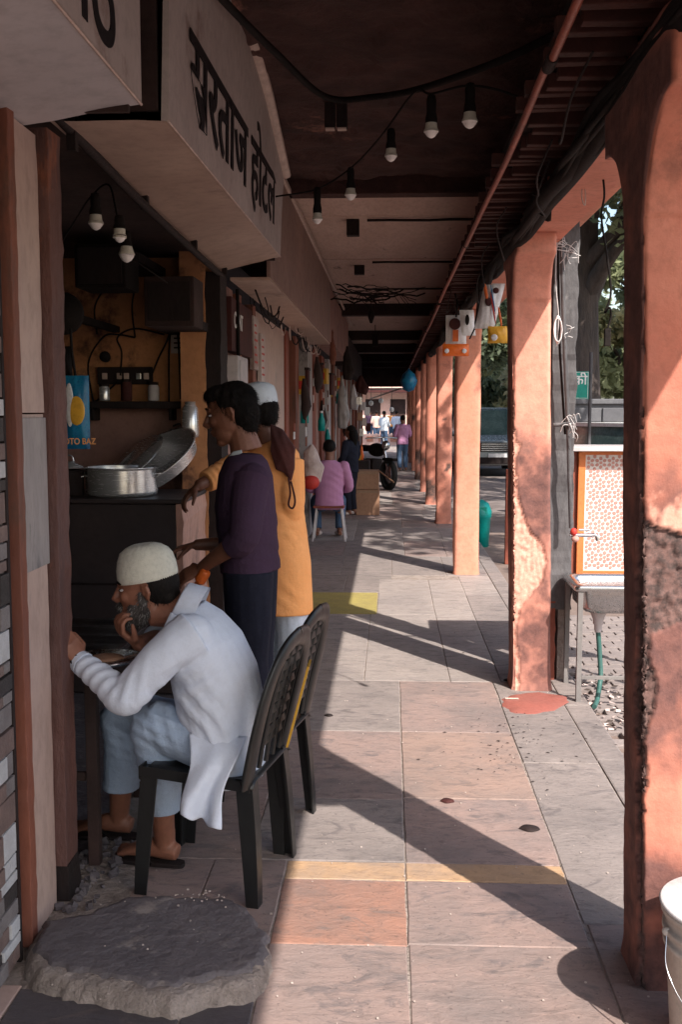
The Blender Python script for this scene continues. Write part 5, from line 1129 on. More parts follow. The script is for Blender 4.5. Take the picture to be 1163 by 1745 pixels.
def foot(g, ankle, d, s=1.0):
    d = V(d); d.z = 0; d.normalize(); a = V(ankle); t = V((0, 0, 1)).cross(d); z0 = a.z-.072*s
    B = V((a.x, a.y, z0))
    g.tube([B-d*.05*s+V((0, 0, .034)), B-d*.02*s+V((0, 0, .04)), B+d*.05*s+V((0, 0, .042)), B+d*.11*s+V((0, 0, .028)), B+d*.155*s+V((0, 0, .018))], [(.030*s, .026*s), (.036*s, .031*s), (.034*s, .035*s), (.022*s, .042*s), (.015*s, .040*s)], 12, side=(0, 0, 1))
    g.tube([a+V((0, 0, .04)), a, B+V((0, 0, .05))], [.038*s, .037*s, .034*s], 10)
    for k, (o, r, L) in enumerate(((-.031, .013, .052), (-.010, .0095, .05), (.007, .009, .043), (.021, .0085, .036), (.033, .0085, .028))):
        p = B+d*.145*s+t*o*s+V((0, 0, .013)); g.tube([p, p+d*L*.6*s+V((0, 0, .002)), p+d*L*s-V((0, 0, .004))], [r*s, r*s, r*.8*s], 8)
def limb(g, pts, rs, n=14): g.tube(bez(pts, 4), [float(np.interp(i/(4*(len(pts)-1)), [j/(len(pts)-1) for j in range(len(pts))], rs)) for i in range(4*(len(pts)-1)+1)], n)

def strands(o, num, L, m, droop, seed=1, wid=.0011, par=None, name='strands', keep=None):
    me = o.data; rg = random.Random(seed); P = me.polygons; g = []; f = []
    for _ in range(num):
        q = P[rg.randrange(len(P))]; c = V(q.center); nr = V(q.normal)
        if keep and not keep(c): continue
        d = (nr*.55+V(droop)+V((rg.gauss(0, .25), rg.gauss(0, .25), rg.gauss(0, .2)))).normalized(); l = L*rg.uniform(.6, 1.3); s = d.cross(nr).normalized()*wid
        a = c-nr*.002; b = a+d*l*.5+nr*l*.08; e = b+(d+V(droop)*.6-nr*.25).normalized()*l*.5
        k = len(g); g += [a-s, a+s, b+s*.8, b-s*.8, e]; f += [(k, k+1, k+2, k+3), (k+3, k+2, k+4)]
    return mesh(name, g, f, m, par or o, True, kind='stuff')
# --- seated man in pale shirt and cream cap
def seated_man():
    r = thing('person', 'bearded man in cream cap and pale blue-white kurta hunched on the near black chair', 'person', (-.6, 3.38, 0))
    r.location = (0, 0, 0)
    g = G()
    hc = at(250, 1004, Y=3.40); f = V((-.98, -.07, -.13)); up = V((-.10, 0, .995))
    nb = at(322, 1040, Y=3.40)
    T, M = head_solids(g, hc, f, up, 1.0, nb)
    # trunk under the clothes
    pel = V((-.53, 3.38, .50)); ch = at(350, 1110, Y=3.40)
    g.tube([pel, at(385, 1215, Y=3.39), ch, nb+V((.01, 0, -.03))], [(.10, .15), (.10, .14), (.10, .16), (.06, .09)], 14, side=(1, 0, .5))
    shl = at(312, 1085, Y=3.225); elb = at(212, 1188, Y=3.17); wrl = at(137, 1128, Y=3.27)
    limb(g, [shl, shl.lerp(elb, .5), elb, elb.lerp(wrl, .5), wrl], [.05, .045, .038, .036, .025])
    hand(g, wrl, at(118, 1098, Y=3.24)-wrl+V((-.01, .0, .02)), V((-.5, .5, -.2)), .93, .62, -1)
    shr = at(318, 1075, Y=3.56); elr = V((-.80, 3.62, .78)); wrr = at(233, 1097, Y=3.38)
    limb(g, [shr, shr.lerp(elr, .5), elr, elr.lerp(wrr, .5), wrr], [.05, .045, .038, .035, .025])
    hand(g, wrr, at(188, 1062, Y=3.32)-wrr, V((.35, .1, .9)), .98, .8, -1)
    # legs
    kr = at(212, 1215, Y=3.60); kl = at(262, 1235, Y=3.36); ar = at(203, 1375, Y=3.68); al = at(281, 1428, Y=3.46)
    ar.z = .085; al.z = .085
    limb(g, [V((-.55, 3.47, .47)), kr], [.085, .055]); limb(g, [kr, kr.lerp(ar, .35), ar], [.055, .054, .036])
    limb(g, [V((-.55, 3.28, .47)), kl], [.085, .055]); limb(g, [kl, kl.lerp(al, .35), al], [.055, .054, .036])
    foot(g, ar+V((0, 0, .0)), (-.95, .12, 0)); foot(g, al, (-.9, .25, 0))
    remesh(g, 'body', m_skin2, r, .0048, 5)
    eyes(r, T, M, 1.0)
    # beard and hair
    g = G(); S = 1.0
    for p, q in (((.050, 0, -.088), (.044, .050, .036)), ((.026, .040, -.060), (.042, .022, .040)), ((.026, -.040, -.060), (.042, .022, .040)), ((.078, 0, -.086), (.024, .034, .03)), ((.008, .058, -.022), (.017, .014, .036)), ((.008, -.058, -.022), (.017, .014, .036))): g.ell(T(p), [a*S for a in q], M, 14, 10)
    g.tube([T((.088, -.03, -.048)), T((.1, 0, -.038)), T((.088, .03, -.048))], [.006, .009, .006], 8)
    bo = remesh(g, 'beard', m_beard, r, .004, 3, lambda c: wav(c, 260, 5)*.0022); strands(bo, 2600, .017, m_beard, (-.25, 0, -.8), 3, .0009); strands(bo, 600, .016, m_capgrey, (-.25, 0, -.8), 5, .0008)
    g = G(); g.ell(T((-.03, 0, .02)), (.085*S, .0775*S, .085*S), M, 18, 12); g.ell(T((-.07, 0, -.03)), (.04*S, .058*S, .045*S), M)
    ho = remesh(g, 'hair', m_hair, r, .005, 3, lambda c: wav(c, 200, 5)*.0016); strands(ho, 1800, .014, m_hair, (.1, 0, -.9), 4, keep=lambda c: c.z < T((0, 0, .03)).z)
    # knitted cap with ribs
    def capm(name, T, M, S, m, h=.108, rib=70, rim=.045, tilt=.0):
        R = []; n = rib*2
        prof = [(.99, -.012), (1.03, -.006), (1.04, .008), (1.02, .035), (.95, .065), (.82, .088), (.62, h-.006), (.35, h+.003), (.15, h-.002), (.02, h-.006)]
        for i, (q, z) in enumerate(prof):
            R.append([T((-.010+.098*q*math.cos(t)*(1.0), .082*q*math.sin(t), .045+z-.004*math.cos(t)*(1 if i < 5 else 0)+(.0014 if j % 2 else -.0006)*0)) + (M @ V((math.cos(t), math.sin(t), 0)))*((.0018 if j % 2 else -.0012) if i < 6 else random.uniform(-.003, .003)*(i > 5 and i < 8)) for j, t in enumerate([2*PI*k/n for k in range(n)])])
        return G().rings(R, False).out(name, m, r)
    capm('knitted_cap', T, M, S, m_cap)
    # kurta: trunk, skirt, sleeves as one draped cloth
    g = G(); sd = V((1, 0, .35)).normalized()
    cs = [(at(392, 1316, Y=3.38), .125, .185), (at(389, 1270, Y=3.38), .13, .18), (at(380, 1215, Y=3.39), .148, .182), (at(366, 1150, Y=3.39), .148, .19), (at(350, 1100, Y=3.395), .13, .2), (at(335, 1065, Y=3.40), .095, .175), (at(320, 1040, Y=3.40), .065, .09)]
    g.tube([c for c, _, _ in cs], [(a, b) for _, a, b in cs], 26, side=sd)
    g.ell(shl+V((.02, .03, -.0)), (.075, .07, .07)); g.ell(shr+V((.02, -.03, 0)), (.075, .07, .07))
    limb(g, [shl+V((.03, .03, 0)), shl.lerp(elb, .3), shl.lerp(elb, .75), elb+V((-.0, 0, -.005)), elb.lerp(wrl, .35), elb.lerp(wrl, .8), wrl+(elb-wrl)*.03], [.086, .068, .060, .058, .050, .041, .037], 18)
    limb(g, [shr+V((.03, -.03, 0)), shr.lerp(elr, .5), elr, elr.lerp(wrr, .4)], [.09, .075, .065, .055], 16)
    # cloth over the thighs
    g.tube([V((-.53, 3.38, .47)), V((-.62, 3.37, .485)), V((-.69, 3.36, .50)), V((-.73, 3.35, .515))], [(.10, .185), (.085, .165), (.05, .12), (.015, .06)], 20, side=(0, 0, 1))
    c_elb = (elb.x, elb.y, elb.z); w1 = at(335, 1190, Y=3.2); w2 = at(310, 1255, Y=3.2); w3 = at(400, 1150, Y=3.2); c4 = at(165, 1160, Y=3.2); c5 = at(235, 1190, Y=3.15)
    d_arm = (wrl-elb).normalized(); d_up = (elb-shl).normalized()
    remesh(g, 'kurta', m_kurta, r, .0055, 7, folds([
        (c4, .10, (d_arm+V((0, .3, .2))), .042, .009), (c5, .09, d_arm*.7+d_up*.3, .04, .010), (at(318, 1165, Y=3.2), .10, (.55, 0, -.83), .06, .016), (at(318, 1225, Y=3.2), .11, (.75, .1, .65), .055, .018),
        (at(345, 1275, Y=3.2), .10, (.9, 0, .3), .05, .016), (at(295, 1110, Y=3.15), .10, d_up+V((0, 0, .8)), .09, .006)], .0012, 8))
    # collar
    cdir = (hc-nb).normalized(); cdir = (cdir+V((-.25, 0, .1))).normalized()
    G().lathe(nb+cdir*.0, [(.100, -.03), (.093, .0), (.087, .036), (.082, .041), (.077, .036), (.08, .0)], 28, cdir).out('collar', m_kurta, r)
    G().tube([at(296, 1046, Y=3.29), at(281, 1078, Y=3.29), at(272, 1112, Y=3.3)], [(.012, .004)]*3, 8).out('button_placket', m_kurta, r)
    # sleeve cuff and watch
    k = wrl+(elb-wrl)*.06; G().tube([k-d_arm*.0-V((0, 0, 0)), k+d_arm*.02], [.041, .038], 20).out('cuff', m_kurta, r)
    wt = G().tube([wrl+d_arm*.002, wrl+d_arm*.02], .0315, 20).out('watch_strap', m_steel, r); G().lathe(wrl+d_arm*.012+V((0, -.03, .008)), [(.001, .006), (.017, .006), (.019, .0), (.019, -.006)], 18, (0, -1, .3)).out('watch_face', m_cable, wt)
    # kurta tail hanging over the seat edge, folded at the corner
    vs = []; fs = []; A, B, D, E_ = at(322, 1250, Y=3.235), at(415, 1256, Y=3.235), at(380, 1392, Y=3.15), at(326, 1368, Y=3.17); nx, ny = 26, 30
    for j in range(ny+1):
        for i in range(nx+1):
            u, v = i/nx, j/ny; p = A.lerp(B, u).lerp(E_.lerp(D, u), v); am = .006+.016*v
            p.y -= .062*min(1, v/.3); p.y += math.sin(u*9+v*3.5)*am*min(1, v*4)+.012*math.sin(v*6+u*4)*v-.02*math.sin(PI*v*.5); p.x += .014*math.sin(v*5+u*2); p.z += .012*math.sin(u*PI)*-v+.004*math.sin(u*17)*v
            vs.append(p)
    for j in range(ny):
        for i in range(nx): a = j*(nx+1)+i; fs.append((a, a+1, a+nx+2, a+nx+1))
    o = mesh('kurta_tail', vs, fs, m_kurta, r, smooth=True); q = o.modifiers.new('t', 'SOLIDIFY'); q.thickness = .004
    vs = []; fs = []; A, B, D, E_ = at(400, 1240, Y=3.2), at(452, 1225, Y=3.3), at(446, 1322, Y=3.32), at(405, 1330, Y=3.22)
    # trousers, rolled above the ankle
    for nm_, hip, kn, an, hem, c in (('trouser_leg', V((-.56, 3.47, .475)), kr, ar, .30, 1), ('trouser_leg', V((-.56, 3.28, .475)), kl, al, .42, 2)):
        g = G(); e = kn.lerp(an, 1-(hem if c == 1 else .30)); limb(g, [hip, hip.lerp(kn, .6), kn+V((.0, 0, .0)), kn.lerp(e, .35)+V((.012, 0, 0)), e], [.085, .080, .080, .084, .064], 18)
        g.tube([e+V((0, 0, .012)), e-V((0, 0, .012))], .068, 18)
        remesh(g, nm_, m_pyj, r, .0055, 5, folds([(kn, .15, (.4, .2, 1), .04, .012), (kn.lerp(e, .5), .15, (1, .5, .25), .05, .008), (e, .07, (0, 0, 1), .03, .007), (hip.lerp(kn, .7), .12, (1, 0, .3), .05, .01)], .0015, 16))
    # sandals under the soles
    for a, d in ((ar, V((-.95, .12, 0))), (al, V((-.9, .25, 0)))):
        d.normalize(); t = V((0, 0, 1)).cross(d); P_ = [(-.065, -.022), (-.075, .0), (-.065, .022), (.02, .036), (.1, .046), (.17, .044), (.2, .0), (.19, -.036), (.1, -.046), (.02, -.034)]
        g = G(); B = V((a.x, a.y, 0)); pts = bez([B+d*x+t*y for x, y in P_+P_[:1]], 4)[:-1]; g.prism([(p.x, p.y) for p in pts], -.002, .013); sd_ = g.out('sandal', m_dark, r, .003)
        G().tube(bez([B+d*.03+t*.04+V((0, 0, .01)), B+d*.08+t*.03+V((0, 0, .052)), B+d*.11+V((0, 0, .058)), B+d*.08-t*.03+V((0, 0, .052)), B+d*.03-t*.04+V((0, 0, .01))], 5), .006, 8).out('strap', m_cable, sd_)
    return r
SEATED = seated_man()

# --- standing men
def standing(label, px_head, Yd, face, skin, build):
    return None
def man_purple():
    r = thing('person', 'young bareheaded man in dark aubergine shirt leaning to the counter', 'person')
    Y = 4.55; g = G(); hc = at(396, 706, Y=Y)
    f = V((-.97, .05, -.22)); up = V((-.18, 0, .98)); nb = at(420, 768, Y=Y)
    T, M = head_solids(g, hc, f, up, 1.16, nb)
    pel = V((at(428, 1020, Y=Y).x, Y, .86)); ch = at(418, 860, Y=Y)
    g.tube([pel, pel.lerp(ch, .5), ch, nb-V((0, 0, .04))], [(.10, .15), (.09, .14), (.10, .16), (.06, .1)], 14, side=(1, 0, 0))
    sl_ = at(428, 815, Y=Y-.17); el = at(416, 915, Y=Y-.24); wl_ = at(343, 968, Y=Y-.12)
    limb(g, [sl_, el, el.lerp(wl_, .4), wl_], [.05, .042, .042, .026]); hand(g, wl_, V((-.9, .1, -.42)), V((-.2, .5, -.6)), .98, .4, -1)
    sr_ = at(410, 820, Y=Y+.18); er = sr_+V((-.02, .04, -.27)); wr_ = er+V((-.2, -.04, -.03)); limb(g, [sr_, er, wr_], [.05, .042, .026]); hand(g, wr_, V((-.9, -.1, -.2)), V((0, 0, -1)), .98, .5, 1)
    for s in (-1, 1):
        hp = pel+V((0, s*.09, -.02)); kn = V((hp.x+.0, Y+s*.10, .48)); an = V((hp.x+.03, Y+s*.11, .085)); limb(g, [hp, kn], [.085, .056]); limb(g, [kn, kn.lerp(an, .35), an], [.056, .055, .036]); foot(g, an, (-1, s*.15, 0))
    remesh(g, 'body', m_skin, r, .0052, 5); eyes(r, T, M, 1.16)
    S = 1.16; g = G()
    for p, q in (((-.018, 0, .045), (.092, .080, .080)), ((-.045, 0, -.005), (.062, .073, .075)), ((.035, 0, .085), (.06, .066, .036)), ((-.045, 0, -.055), (.045, .055, .04))): g.ell(T(p), [a*S for a in q], M, 18, 12)
    ho = remesh(g, 'hair', m_hair, r, .005, 3, lambda c: wav(c, 110, 5)*.004+wav(c, 330, 2)*.0015); strands(ho, 5200, .018, m_hair, (.35, 0, -.7), 6, .0011)
    g = G(); hem = pel+V((0, 0, .02))
    cs = [(hem, .135, .195), (hem.lerp(ch, .3), .13, .185), (hem.lerp(ch, .65), .135, .19), (ch, .135, .2), (ch.lerp(nb, .55)+V((0, 0, .0)), .12, .2), (ch.lerp(nb, .82), .095, .15), (nb-V((0, 0, .012)), .068, .08)]
    g.tube([c for c, _, _ in cs], [(a, b) for _, a, b in cs], 26, side=(1, 0, 0))
    g.ell(sl_+V((0, .03, -.005)), (.078, .07, .07)); g.ell(sr_+V((0, -.03, -.005)), (.078, .07, .07)); e2 = el.lerp(wl_, .28)
    limb(g, [sl_+V((0, .03, 0)), sl_.lerp(el, .5), el, e2], [.085, .075, .068, .062], 18); limb(g, [sr_, er, er.lerp(wr_, .3)], [.08, .065, .058], 16)
    remesh(g, 'shirt', m_purple, r, .006, 6, folds([(el, .12, (.2, 0, 1), .035, .008), (sl_.lerp(el, .5), .12, (.3, 0, 1), .05, .005), (at(450, 900, Y=Y), .2, (.5, 0, 1), .08, .006), (at(440, 985, Y=Y), .15, (.2, 0, 1), .05, .006)], .0015, 12))
    G().tube([nb+V((-.072, -.045, -.035)), nb+V((-.045, -.07, -.012)), nb+V((-.01, -.078, .0))], [(.010, .004), (.012, .005), (.008, .004)], 8).out('white_collar_edge', m_capw, r)
    g = G()
    for s in (-1, 1):
        hp = pel+V((0, s*.085, .0)); kn = V((hp.x+.0, Y+s*.10, .48)); an = V((hp.x+.03, Y+s*.11, .06)); limb(g, [hp+V((0, 0, .03)), hp.lerp(kn, .5), kn, kn.lerp(an, .5), an], [.115, .105, .088, .08, .075], 18)
    remesh(g, 'trousers', m_navy, r, .007, 5, folds([(pel-V((0, 0, .3)), .3, (1, .3, .1), .06, .006)], .0015, 11))
    hk = tag(remesh(G().tube(bez([at(330, 1000, Y=Y-.13), at(340, 990, Y=Y-.14), at(352, 972, Y=Y-.15)], 4), [.012]*4+[.026]*4+[.02], 12), 'orange_pouch', m_packo, None, .004, 3), 'small orange pouch held in the standing man\'s hand', 'pouch')
    return r
man_purple()
def man_orange():
    r = thing('person', 'man in long orange kurta and white cap, seen from behind with a dark shoulder bag', 'person')
    Y = 5.2; g = G(); hc = at(437, 700, Y=Y); f = V((-.8, .55, -.15)); up = V((-.08, .05, 1)); nb = at(455, 752, Y=Y)
    T, M = head_solids(g, hc, f, up, 1.1, nb)
    px = lambda x, y, dy=0: at(x, y, Y=Y+dy)
    pel = px(472, 980); ch = px(470, 830); B_ = V((.8, .6, 0)).normalized()   # across the shoulders: mostly across the picture
    ax = V((.95, -.3, 0)).normalized(); fw = V((-.3, -.95, 0))
    g.tube([pel, pel.lerp(ch, .5), ch, nb-V((0, 0, .05))], [(.15, .10), (.14, .09), (.16, .10), (.1, .06)], 14, side=ax)
    sr_ = px(492, 785, -.04); el = px(496, 870, -.06); wl_ = px(468, 900, .0)+V((-.05, .30, 0)); limb(g, [sr_, el, wl_], [.05, .042, .026]); hand(g, wl_, V((-.6, .6, -.3)), V((-.3, .3, -1)), .98, .4, 1)
    sl_ = px(425, 785, .06); e2 = px(392, 800, -.1); w2 = px(352, 822, .0)+V((0, -.25, 0)); limb(g, [sl_, e2, w2], [.05, .042, .028]); hand(g, w2, V((-.5, -.2, -.5)), V((0, 0, -1)), .98, .5, 1)
    for s in (-1, 1):
        hp = pel+ax*s*.09; kn = V((hp.x, hp.y, .5)); an = V((hp.x, hp.y+.02, .085)); limb(g, [hp, kn], [.085, .056]); limb(g, [kn, kn.lerp(an, .35), an], [.056, .055, .036]); foot(g, an, (-.5, .85, 0))
    remesh(g, 'body', m_skin, r, .0055, 5)
    S = 1.1; g = G(); g.ell(T((-.03, 0, .01)), (.085*S, .079*S, .08*S), M, 18, 12); g.ell(T((-.06, 0, -.035)), (.05*S, .06*S, .05*S), M); ho = remesh(g, 'hair', m_hair, r, .006, 3, lambda c: wav(c, 150, 5)*.002); strands(ho, 2200, .018, m_hair, (0, 0, -.7), 8)
    n = 40; R = [[T((-.012+.1*q*math.cos(t), .085*q*math.sin(t), (.035+z)*1.07)) for t in [2*PI*j/n for j in range(n)]] for q, z in ((.98, -.03), (1.02, .0), (1.0, .035), (.92, .06), (.7, .075), (.3, .085), (.02, .086))]; G().rings(R, False).out('skull_cap', m_capw, r)
    g = G(); hem = px(484, 1043)
    cs = [(hem, .155, .13), (hem+V((0, 0, .02)), .155, .13), (px(482, 960), .15, .125), (px(474, 880), .14, .12), (px(468, 820), .15, .125), (px(462, 780), .15, .12), (px(457, 758), .11, .085), (nb+V((0, 0, -.005)), .07, .065)]
    g.tube([c for c, _, _ in cs], [(a, b) for _, a, b in cs], 28, side=ax)
    g.ell(sr_+V((-.03, 0, -.01)), (.07, .07, .065)); g.ell(sl_+V((.02, 0, -.01)), (.07, .07, .065))
    limb(g, [sr_, el, el.lerp(wl_, .8)], [.08, .065, .05], 16); limb(g, [sl_, e2, e2.lerp(w2, .4), e2.lerp(w2, .75)], [.08, .068, .06, .055], 16)
    remesh(g, 'kurta', m_orange, r, .0065, 6, folds([(e2.lerp(w2, .5), .2, (w2-e2), .04, .011), (px(500, 960, -.15), .2, (1, 0, .55), .07, .006), (px(500, 1020, -.15), .15, (.7, 0, 1), .08, .005), (px(490, 880, -.15), .12, (.6, 0, 1), .06, .005), (el, .1, (0, 0, 1), .04, .006)], .0012, 10))
    g = G()
    for s in (-1, 1):
        hp = pel+ax*s*.075; an = V((hp.x, hp.y+.02, .07)); limb(g, [hp, hp.lerp(an, .5), an], [.1, .085, .075], 16)
    remesh(g, 'trousers', m_wpant, r, .007, 5, folds([(pel-V((0, 0, .45)), .35, (1, .2, .3), .05, .008)], .0015, 11))
    bg_ = thing('sling_bag', 'soft dark maroon bag slung over the orange kurta, its strap loop dangling', 'bag')
    g = G(); rt = lambda x, y, d: px(x, y, d)
    out2 = [(461, 722), (482, 733), (502, 764), (501, 800), (496, 820), (484, 806), (470, 800), (461, 770)]
    A_ = [rt(x, y, -.155) for x, y in out2]; c2_ = sum(A_, V())/8
    g.add(A_+[p+V((0, .05, 0)) for p in A_]+[c2_-V((0, .02, 0)), c2_+V((0, .06, 0))], [(k, (k+1) % 8, 16) for k in range(8)]+[((k+1) % 8+8, k+8, 17) for k in range(8)]+[((k+1) % 8, k, k+8, (k+1) % 8+8) for k in range(8)])
    remesh(g, 'pouch', m_brown, bg_, .005, 2, folds([(rt(482, 770, -.17), .12, (1, 0, .35), .035, .009)], .003, 20))
    G().tube(bez([rt(492, 815, -.2), rt(495, 840, -.2), rt(492, 860, -.2), rt(499, 866, -.2), rt(503, 852, -.2), rt(496, 820, -.2)], 5), .005, 8).out('strap', m_brown, bg_)
    return r
man_orange()
# --- person on a stool further off
def small_person(label, c, Ymir, face, top_m, leg_m, hair_m=None, H=1.62, sit=False, lean=0, hairlong=False, vox=.012):
    r = thing('person', label, 'person', (c[0], c[1], c[2])); f = V(face).normalized(); l = V((0, 0, 1)).cross(f); k = H/1.7; g = G()
    Q = lambda a, b, z: f*a*k+l*b*k+V((0, 0, z*k))
    hz = .46 if sit else .88; top = hz+.56
    hc = Q(.02+lean, 0, top+.15); T, M = head_solids(g, hc, f, (0, 0, 1), k, Q(lean*.7, 0, top))
    legs = []
    for s in (-1, 1):
        if sit: P_ = [Q(0, s*.1, hz), Q(.38, s*.16, hz), Q(.30, s*.15, .085)]
        else: P_ = [Q(0, s*.09, hz), Q(.02, s*.10, .48), Q(-.02, s*.10, .085)]
        legs.append(P_); limb(g, P_[:2], [.08*k, .055*k]); limb(g, P_[1:], [.055*k, .036*k]); foot(g, P_[2], f, k)
    arms = []
    for s in (-1, 1):
        P_ = [Q(lean*.6, s*.19, top-.07), Q(lean*.5+.02, s*.26, top-.33), Q(lean*.5+.2, s*.16, top-.42)]; arms.append(P_); limb(g, P_, [.045*k, .036*k, .025*k]); hand(g, P_[2], f-l*s*.4, (0, 0, -1), k, .5, s)
    g.tube([Q(0, 0, hz), Q(lean*.6, 0, top-.08), Q(lean*.7, 0, top)], [(.09*k, .14*k), (.09*k, .16*k), (.06*k, .07*k)], 12, side=f)
    remesh(g, 'body', m_skin, r, vox*.7, 3)
    g = G(); g.tube([Q(0, 0, hz-.06), Q(0, 0, hz+.1), Q(lean*.3, 0, hz+.3), Q(lean*.6, 0, top-.12), Q(lean*.65, 0, top-.03), Q(lean*.7, 0, top+.01)], [(.14*k, .20*k), (.13*k, .18*k), (.125*k, .185*k), (.12*k, .2*k), (.09*k, .15*k), (.065*k, .07*k)], 20, side=f)
    for P_ in arms: g.ell(P_[0], (.07*k,)*3); limb(g, [P_[0], P_[1], P_[1].lerp(P_[2], .6)], [.07*k, .06*k, .048*k])
    remesh(g, 'shirt', top_m, r, vox, 4, folds([(tuple(Q(0, 0, hz+.3)), .4, (.3, .3, 1), .09, .006)], .005, 9))
    g = G()
    for P_ in legs: limb(g, [P_[0], P_[1], P_[1].lerp(P_[2], .93)], [.105*k, .078*k, .062*k])
    remesh(g, 'trousers', leg_m, r, vox, 4, folds([], .004, 12))
    g = G(); g.ell(T((-.025, 0, .04)), (.095*k, .083*k, .088*k), M, 16, 10)
    if hairlong: g.tube([T((-.06, 0, .02)), T((-.09, 0, -.12)), T((-.09, 0, -.3))], [.07, .07, .03], 12)
    remesh(g, 'hair', m_hair, r, .008, 2, lambda c_: wav(c_, 120, 5)*.004)
    for P_ in legs: G().ell(P_[2]+f*.05*k-V((0, 0, .035*k)), (.07*k, .07*k, .04*k)).out('shoe', m_sign, r)
    return r
p = at(555, 925, Z=0)
small_person('person in mauve pink shirt sitting on a stool with back to the camera', (p.x+.03, p.y+.3, 0), 0, (-.1, 1, 0), m_pinksh, m_denim, H=1.62, sit=True, vox=.008)
so_ = thing('stool', 'small metal stool under the person in the mauve shirt', 'stool', (p.x+.03, p.y+.28, 0))
G().box((-.19, -.16, .405), (.19, .16, .43)).out('seat', m_redp, so_, .01)
for sx in (-1, 1):
    for sy in (-1, 1): G().tube([(sx*.15, sy*.12, .404), (sx*.2, sy*.16, 0)], .014, 8).out('leg', m_signu, so_)
cb_ = thing('carrier_bag', 'pale net carrier bag with a red bundle, beside the mauve shirt', 'bag'); q = at(532, 790, Y=11.6)
remesh(G().tube([q+V((.0, 0, -.2)), q+V((.02, 0, -.05)), q+V((-.02, 0, .12)), q+V((0, 0, .22))], [(.10, .07), (.12, .08), (.08, .06), (.02, .02)], 14, side=(1, 0, 0)), 'net', m_litter, cb_, .012, 2, lambda c: wav(c, 40, 3)*.02)
cb_ = thing('red_bag', 'small bright red bag hanging under the pale net bag', 'bag'); q = at(530, 822, Y=11.55); G().ell(q, (.10, .08, .085)).out('bag', m_packo if 0 else m_red, cb_)
p = at(597, 882, Z=0); small_person('person in black with a crimson collar standing in the shade behind the mauve shirt', (p.x, p.y+.3, 0), 0, (-.9, .5, 0), m_navy, m_navy, H=1.35, hairlong=True)
p = at(683, 803, Z=0); small_person('distant pedestrian in plum shirt and jeans near the far columns', (p.x+.05, p.y, 0), 0, (-.4, .9, 0), m_pinksh, m_denim, H=1.44)
m_pch = [m_rose, m_capw, m_orange, m_purple, m_kurta]
for i, (px, Yp) in enumerate(((642, 52), (655, 45), (668, 56), (630, 57), (676, 50))):
    q = at(px, 740, Y=Yp); small_person(['far passer-by in pink at the sunlit end', 'far passer-by in white at the sunlit end, nearest', 'far passer-by in orange at the sunlit end', 'far passer-by in dark purple at the left of the sunlit end', 'far passer-by in pale blue at the right of the sunlit end'][i], (q.x, Yp, -.16), 0, (random.uniform(-1, 1), .8, 0), m_pch[i], m_denim, H=1.68, vox=.03)

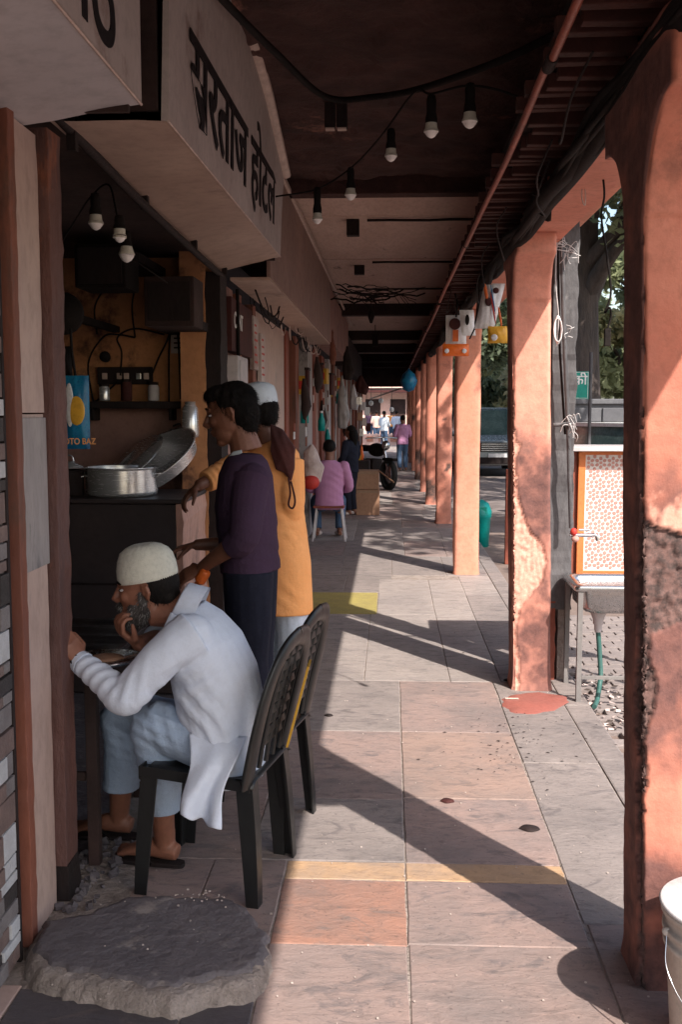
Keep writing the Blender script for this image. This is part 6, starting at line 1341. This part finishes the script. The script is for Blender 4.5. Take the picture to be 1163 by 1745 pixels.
# ------------------------------------------------------------------ CHAIRS (moulded black plastic)
def chair_parts(r):
    W = .21
    def bar(pts, w, t, nrm, n=10):
        return G().tube(pts, [(t, w)]*len(pts), n, side=nrm)
    # seat shell
    vs = []; fs = []; nx = ny = 14
    for j in range(ny+1):
        for i in range(nx+1):
            u, v = i/nx*2-1, j/ny*2-1; x = .20*u; y = (W-.005)*v*(1-.06*(u < 0)*abs(u)); z = .425-.018*(1-v*v)*(1-u*u)-.012*u-(.02*max(0, abs(v)-.85)/.15)-(.03*max(0, -u-.85)/.15); vs.append((x, y, z))
    for j in range(ny):
        for i in range(nx): a = j*(nx+1)+i; fs.append((a, a+1, a+nx+2, a+nx+1))
    o = mesh('seat', vs, fs, m_plastic, r, smooth=True); s = o.modifiers.new('t', 'SOLIDIFY'); s.thickness = .006
    for s in (-1, 1): G().rings([[V((x, s*W+d, .425-.012*x/.2+e)) for d, e in ((-.003, .004), (.003, .0), (.004, -.032), (-.001, -.033))] for x in (-.19, 0, .19)], True, False).out('apron', m_plastic, r, .002)
    G().box((-.205, -.19, .385), (-.198, .19, .43)).out('front_apron', m_plastic, r, .003)
    # legs: channel section, tapering
    for sx, sy in ((-1, -1), (-1, 1), (1, -1), (1, 1)):
        R = []
        for t in [i/8 for i in range(9)]:
            z = .42*(1-t); w = .046*(1-t)+.030*t; cx_ = sx*(.18+.025*t); cy_ = sy*(.182+.02*t); bulge = .004*math.sin(t*PI)
            R.append([V((cx_-sx*w, cy_+sy*.012, z)), V((cx_+sx*(.012+bulge), cy_+sy*.013, z)), V((cx_+sx*(.013+bulge), cy_-sy*w, z)), V((cx_+sx*.006, cy_-sy*w, z)), V((cx_+sx*.004, cy_+sy*.004, z)), V((cx_-sx*w, cy_+sy*.005, z))])
        G().rings(R, True, False).out('leg', m_plastic, r, .0015)
    # back: arched frame, gap, ribbed centre panel
    bx = lambda z: .185+.10*(max(0, z-.42)/.42)**1.25
    for s in (-1, 1):
        P_ = bez([V((bx(.40)-.01, s*.195, .40)), V((bx(.55), s*.205, .55)), V((bx(.68), s*.198, .68)), V((bx(.77), s*.165, .775)), V((bx(.83), s*.10, .832)), V((bx(.845), s*.0, .85))], 5)
        n = len(P_); G().tube(P_, [(.015, (.052*(1-i/n)+.034*i/n)) for i in range(n)], 12, side=(1, 0, -.3)).out('back_frame', m_plastic, r)
    bp = thing  # centre panel pieces
    for k, y_ in enumerate((-.105, -.035, .035, .105)):
        if k < 3:
            for i in range(9):
                z = .50+i*.036; G().box((bx(z)-.004, y_+.006, z), (bx(z)+.006+.003*(i % 2), y_+.064, z+.027)).out('back_rib', m_plastic, r, .003)
        P_ = [V((bx(z), y_, z)) for z in (.43, .5, .6, .7, .78, .815)]; G().tube(P_, [(.0085, .009)]*6, 8, side=(1, 0, 0)).out('back_bar', m_plastic, r)
ch1 = thing('plastic_chair', 'scuffed black plastic chair the seated man sits on', 'chair', (-.588, 3.395, .0), -.20, 'black plastic chairs'); chair_parts(ch1)
ch2 = copy_tree(ch1); ch2.location = (-.545, 3.80, 0); ch2['label'] = 'scuffed black plastic chair standing empty just behind the occupied one'
yc = tag(G().rings([[V((-.36+.11*((z-.42)/.42), 3.42+s*.05*(1-.2*t), z)) for s, t in ((-1, 0), (1, 0))]+[V((-.352+.11*((z-.42)/.42), 3.42+s*.05, z)) for s in (1, -1)] for z in (.46, .55, .65, .74)], True, False).out('yellow_strap', m_yel, None), 'yellow strap seen through the back of the near chair', 'strap')
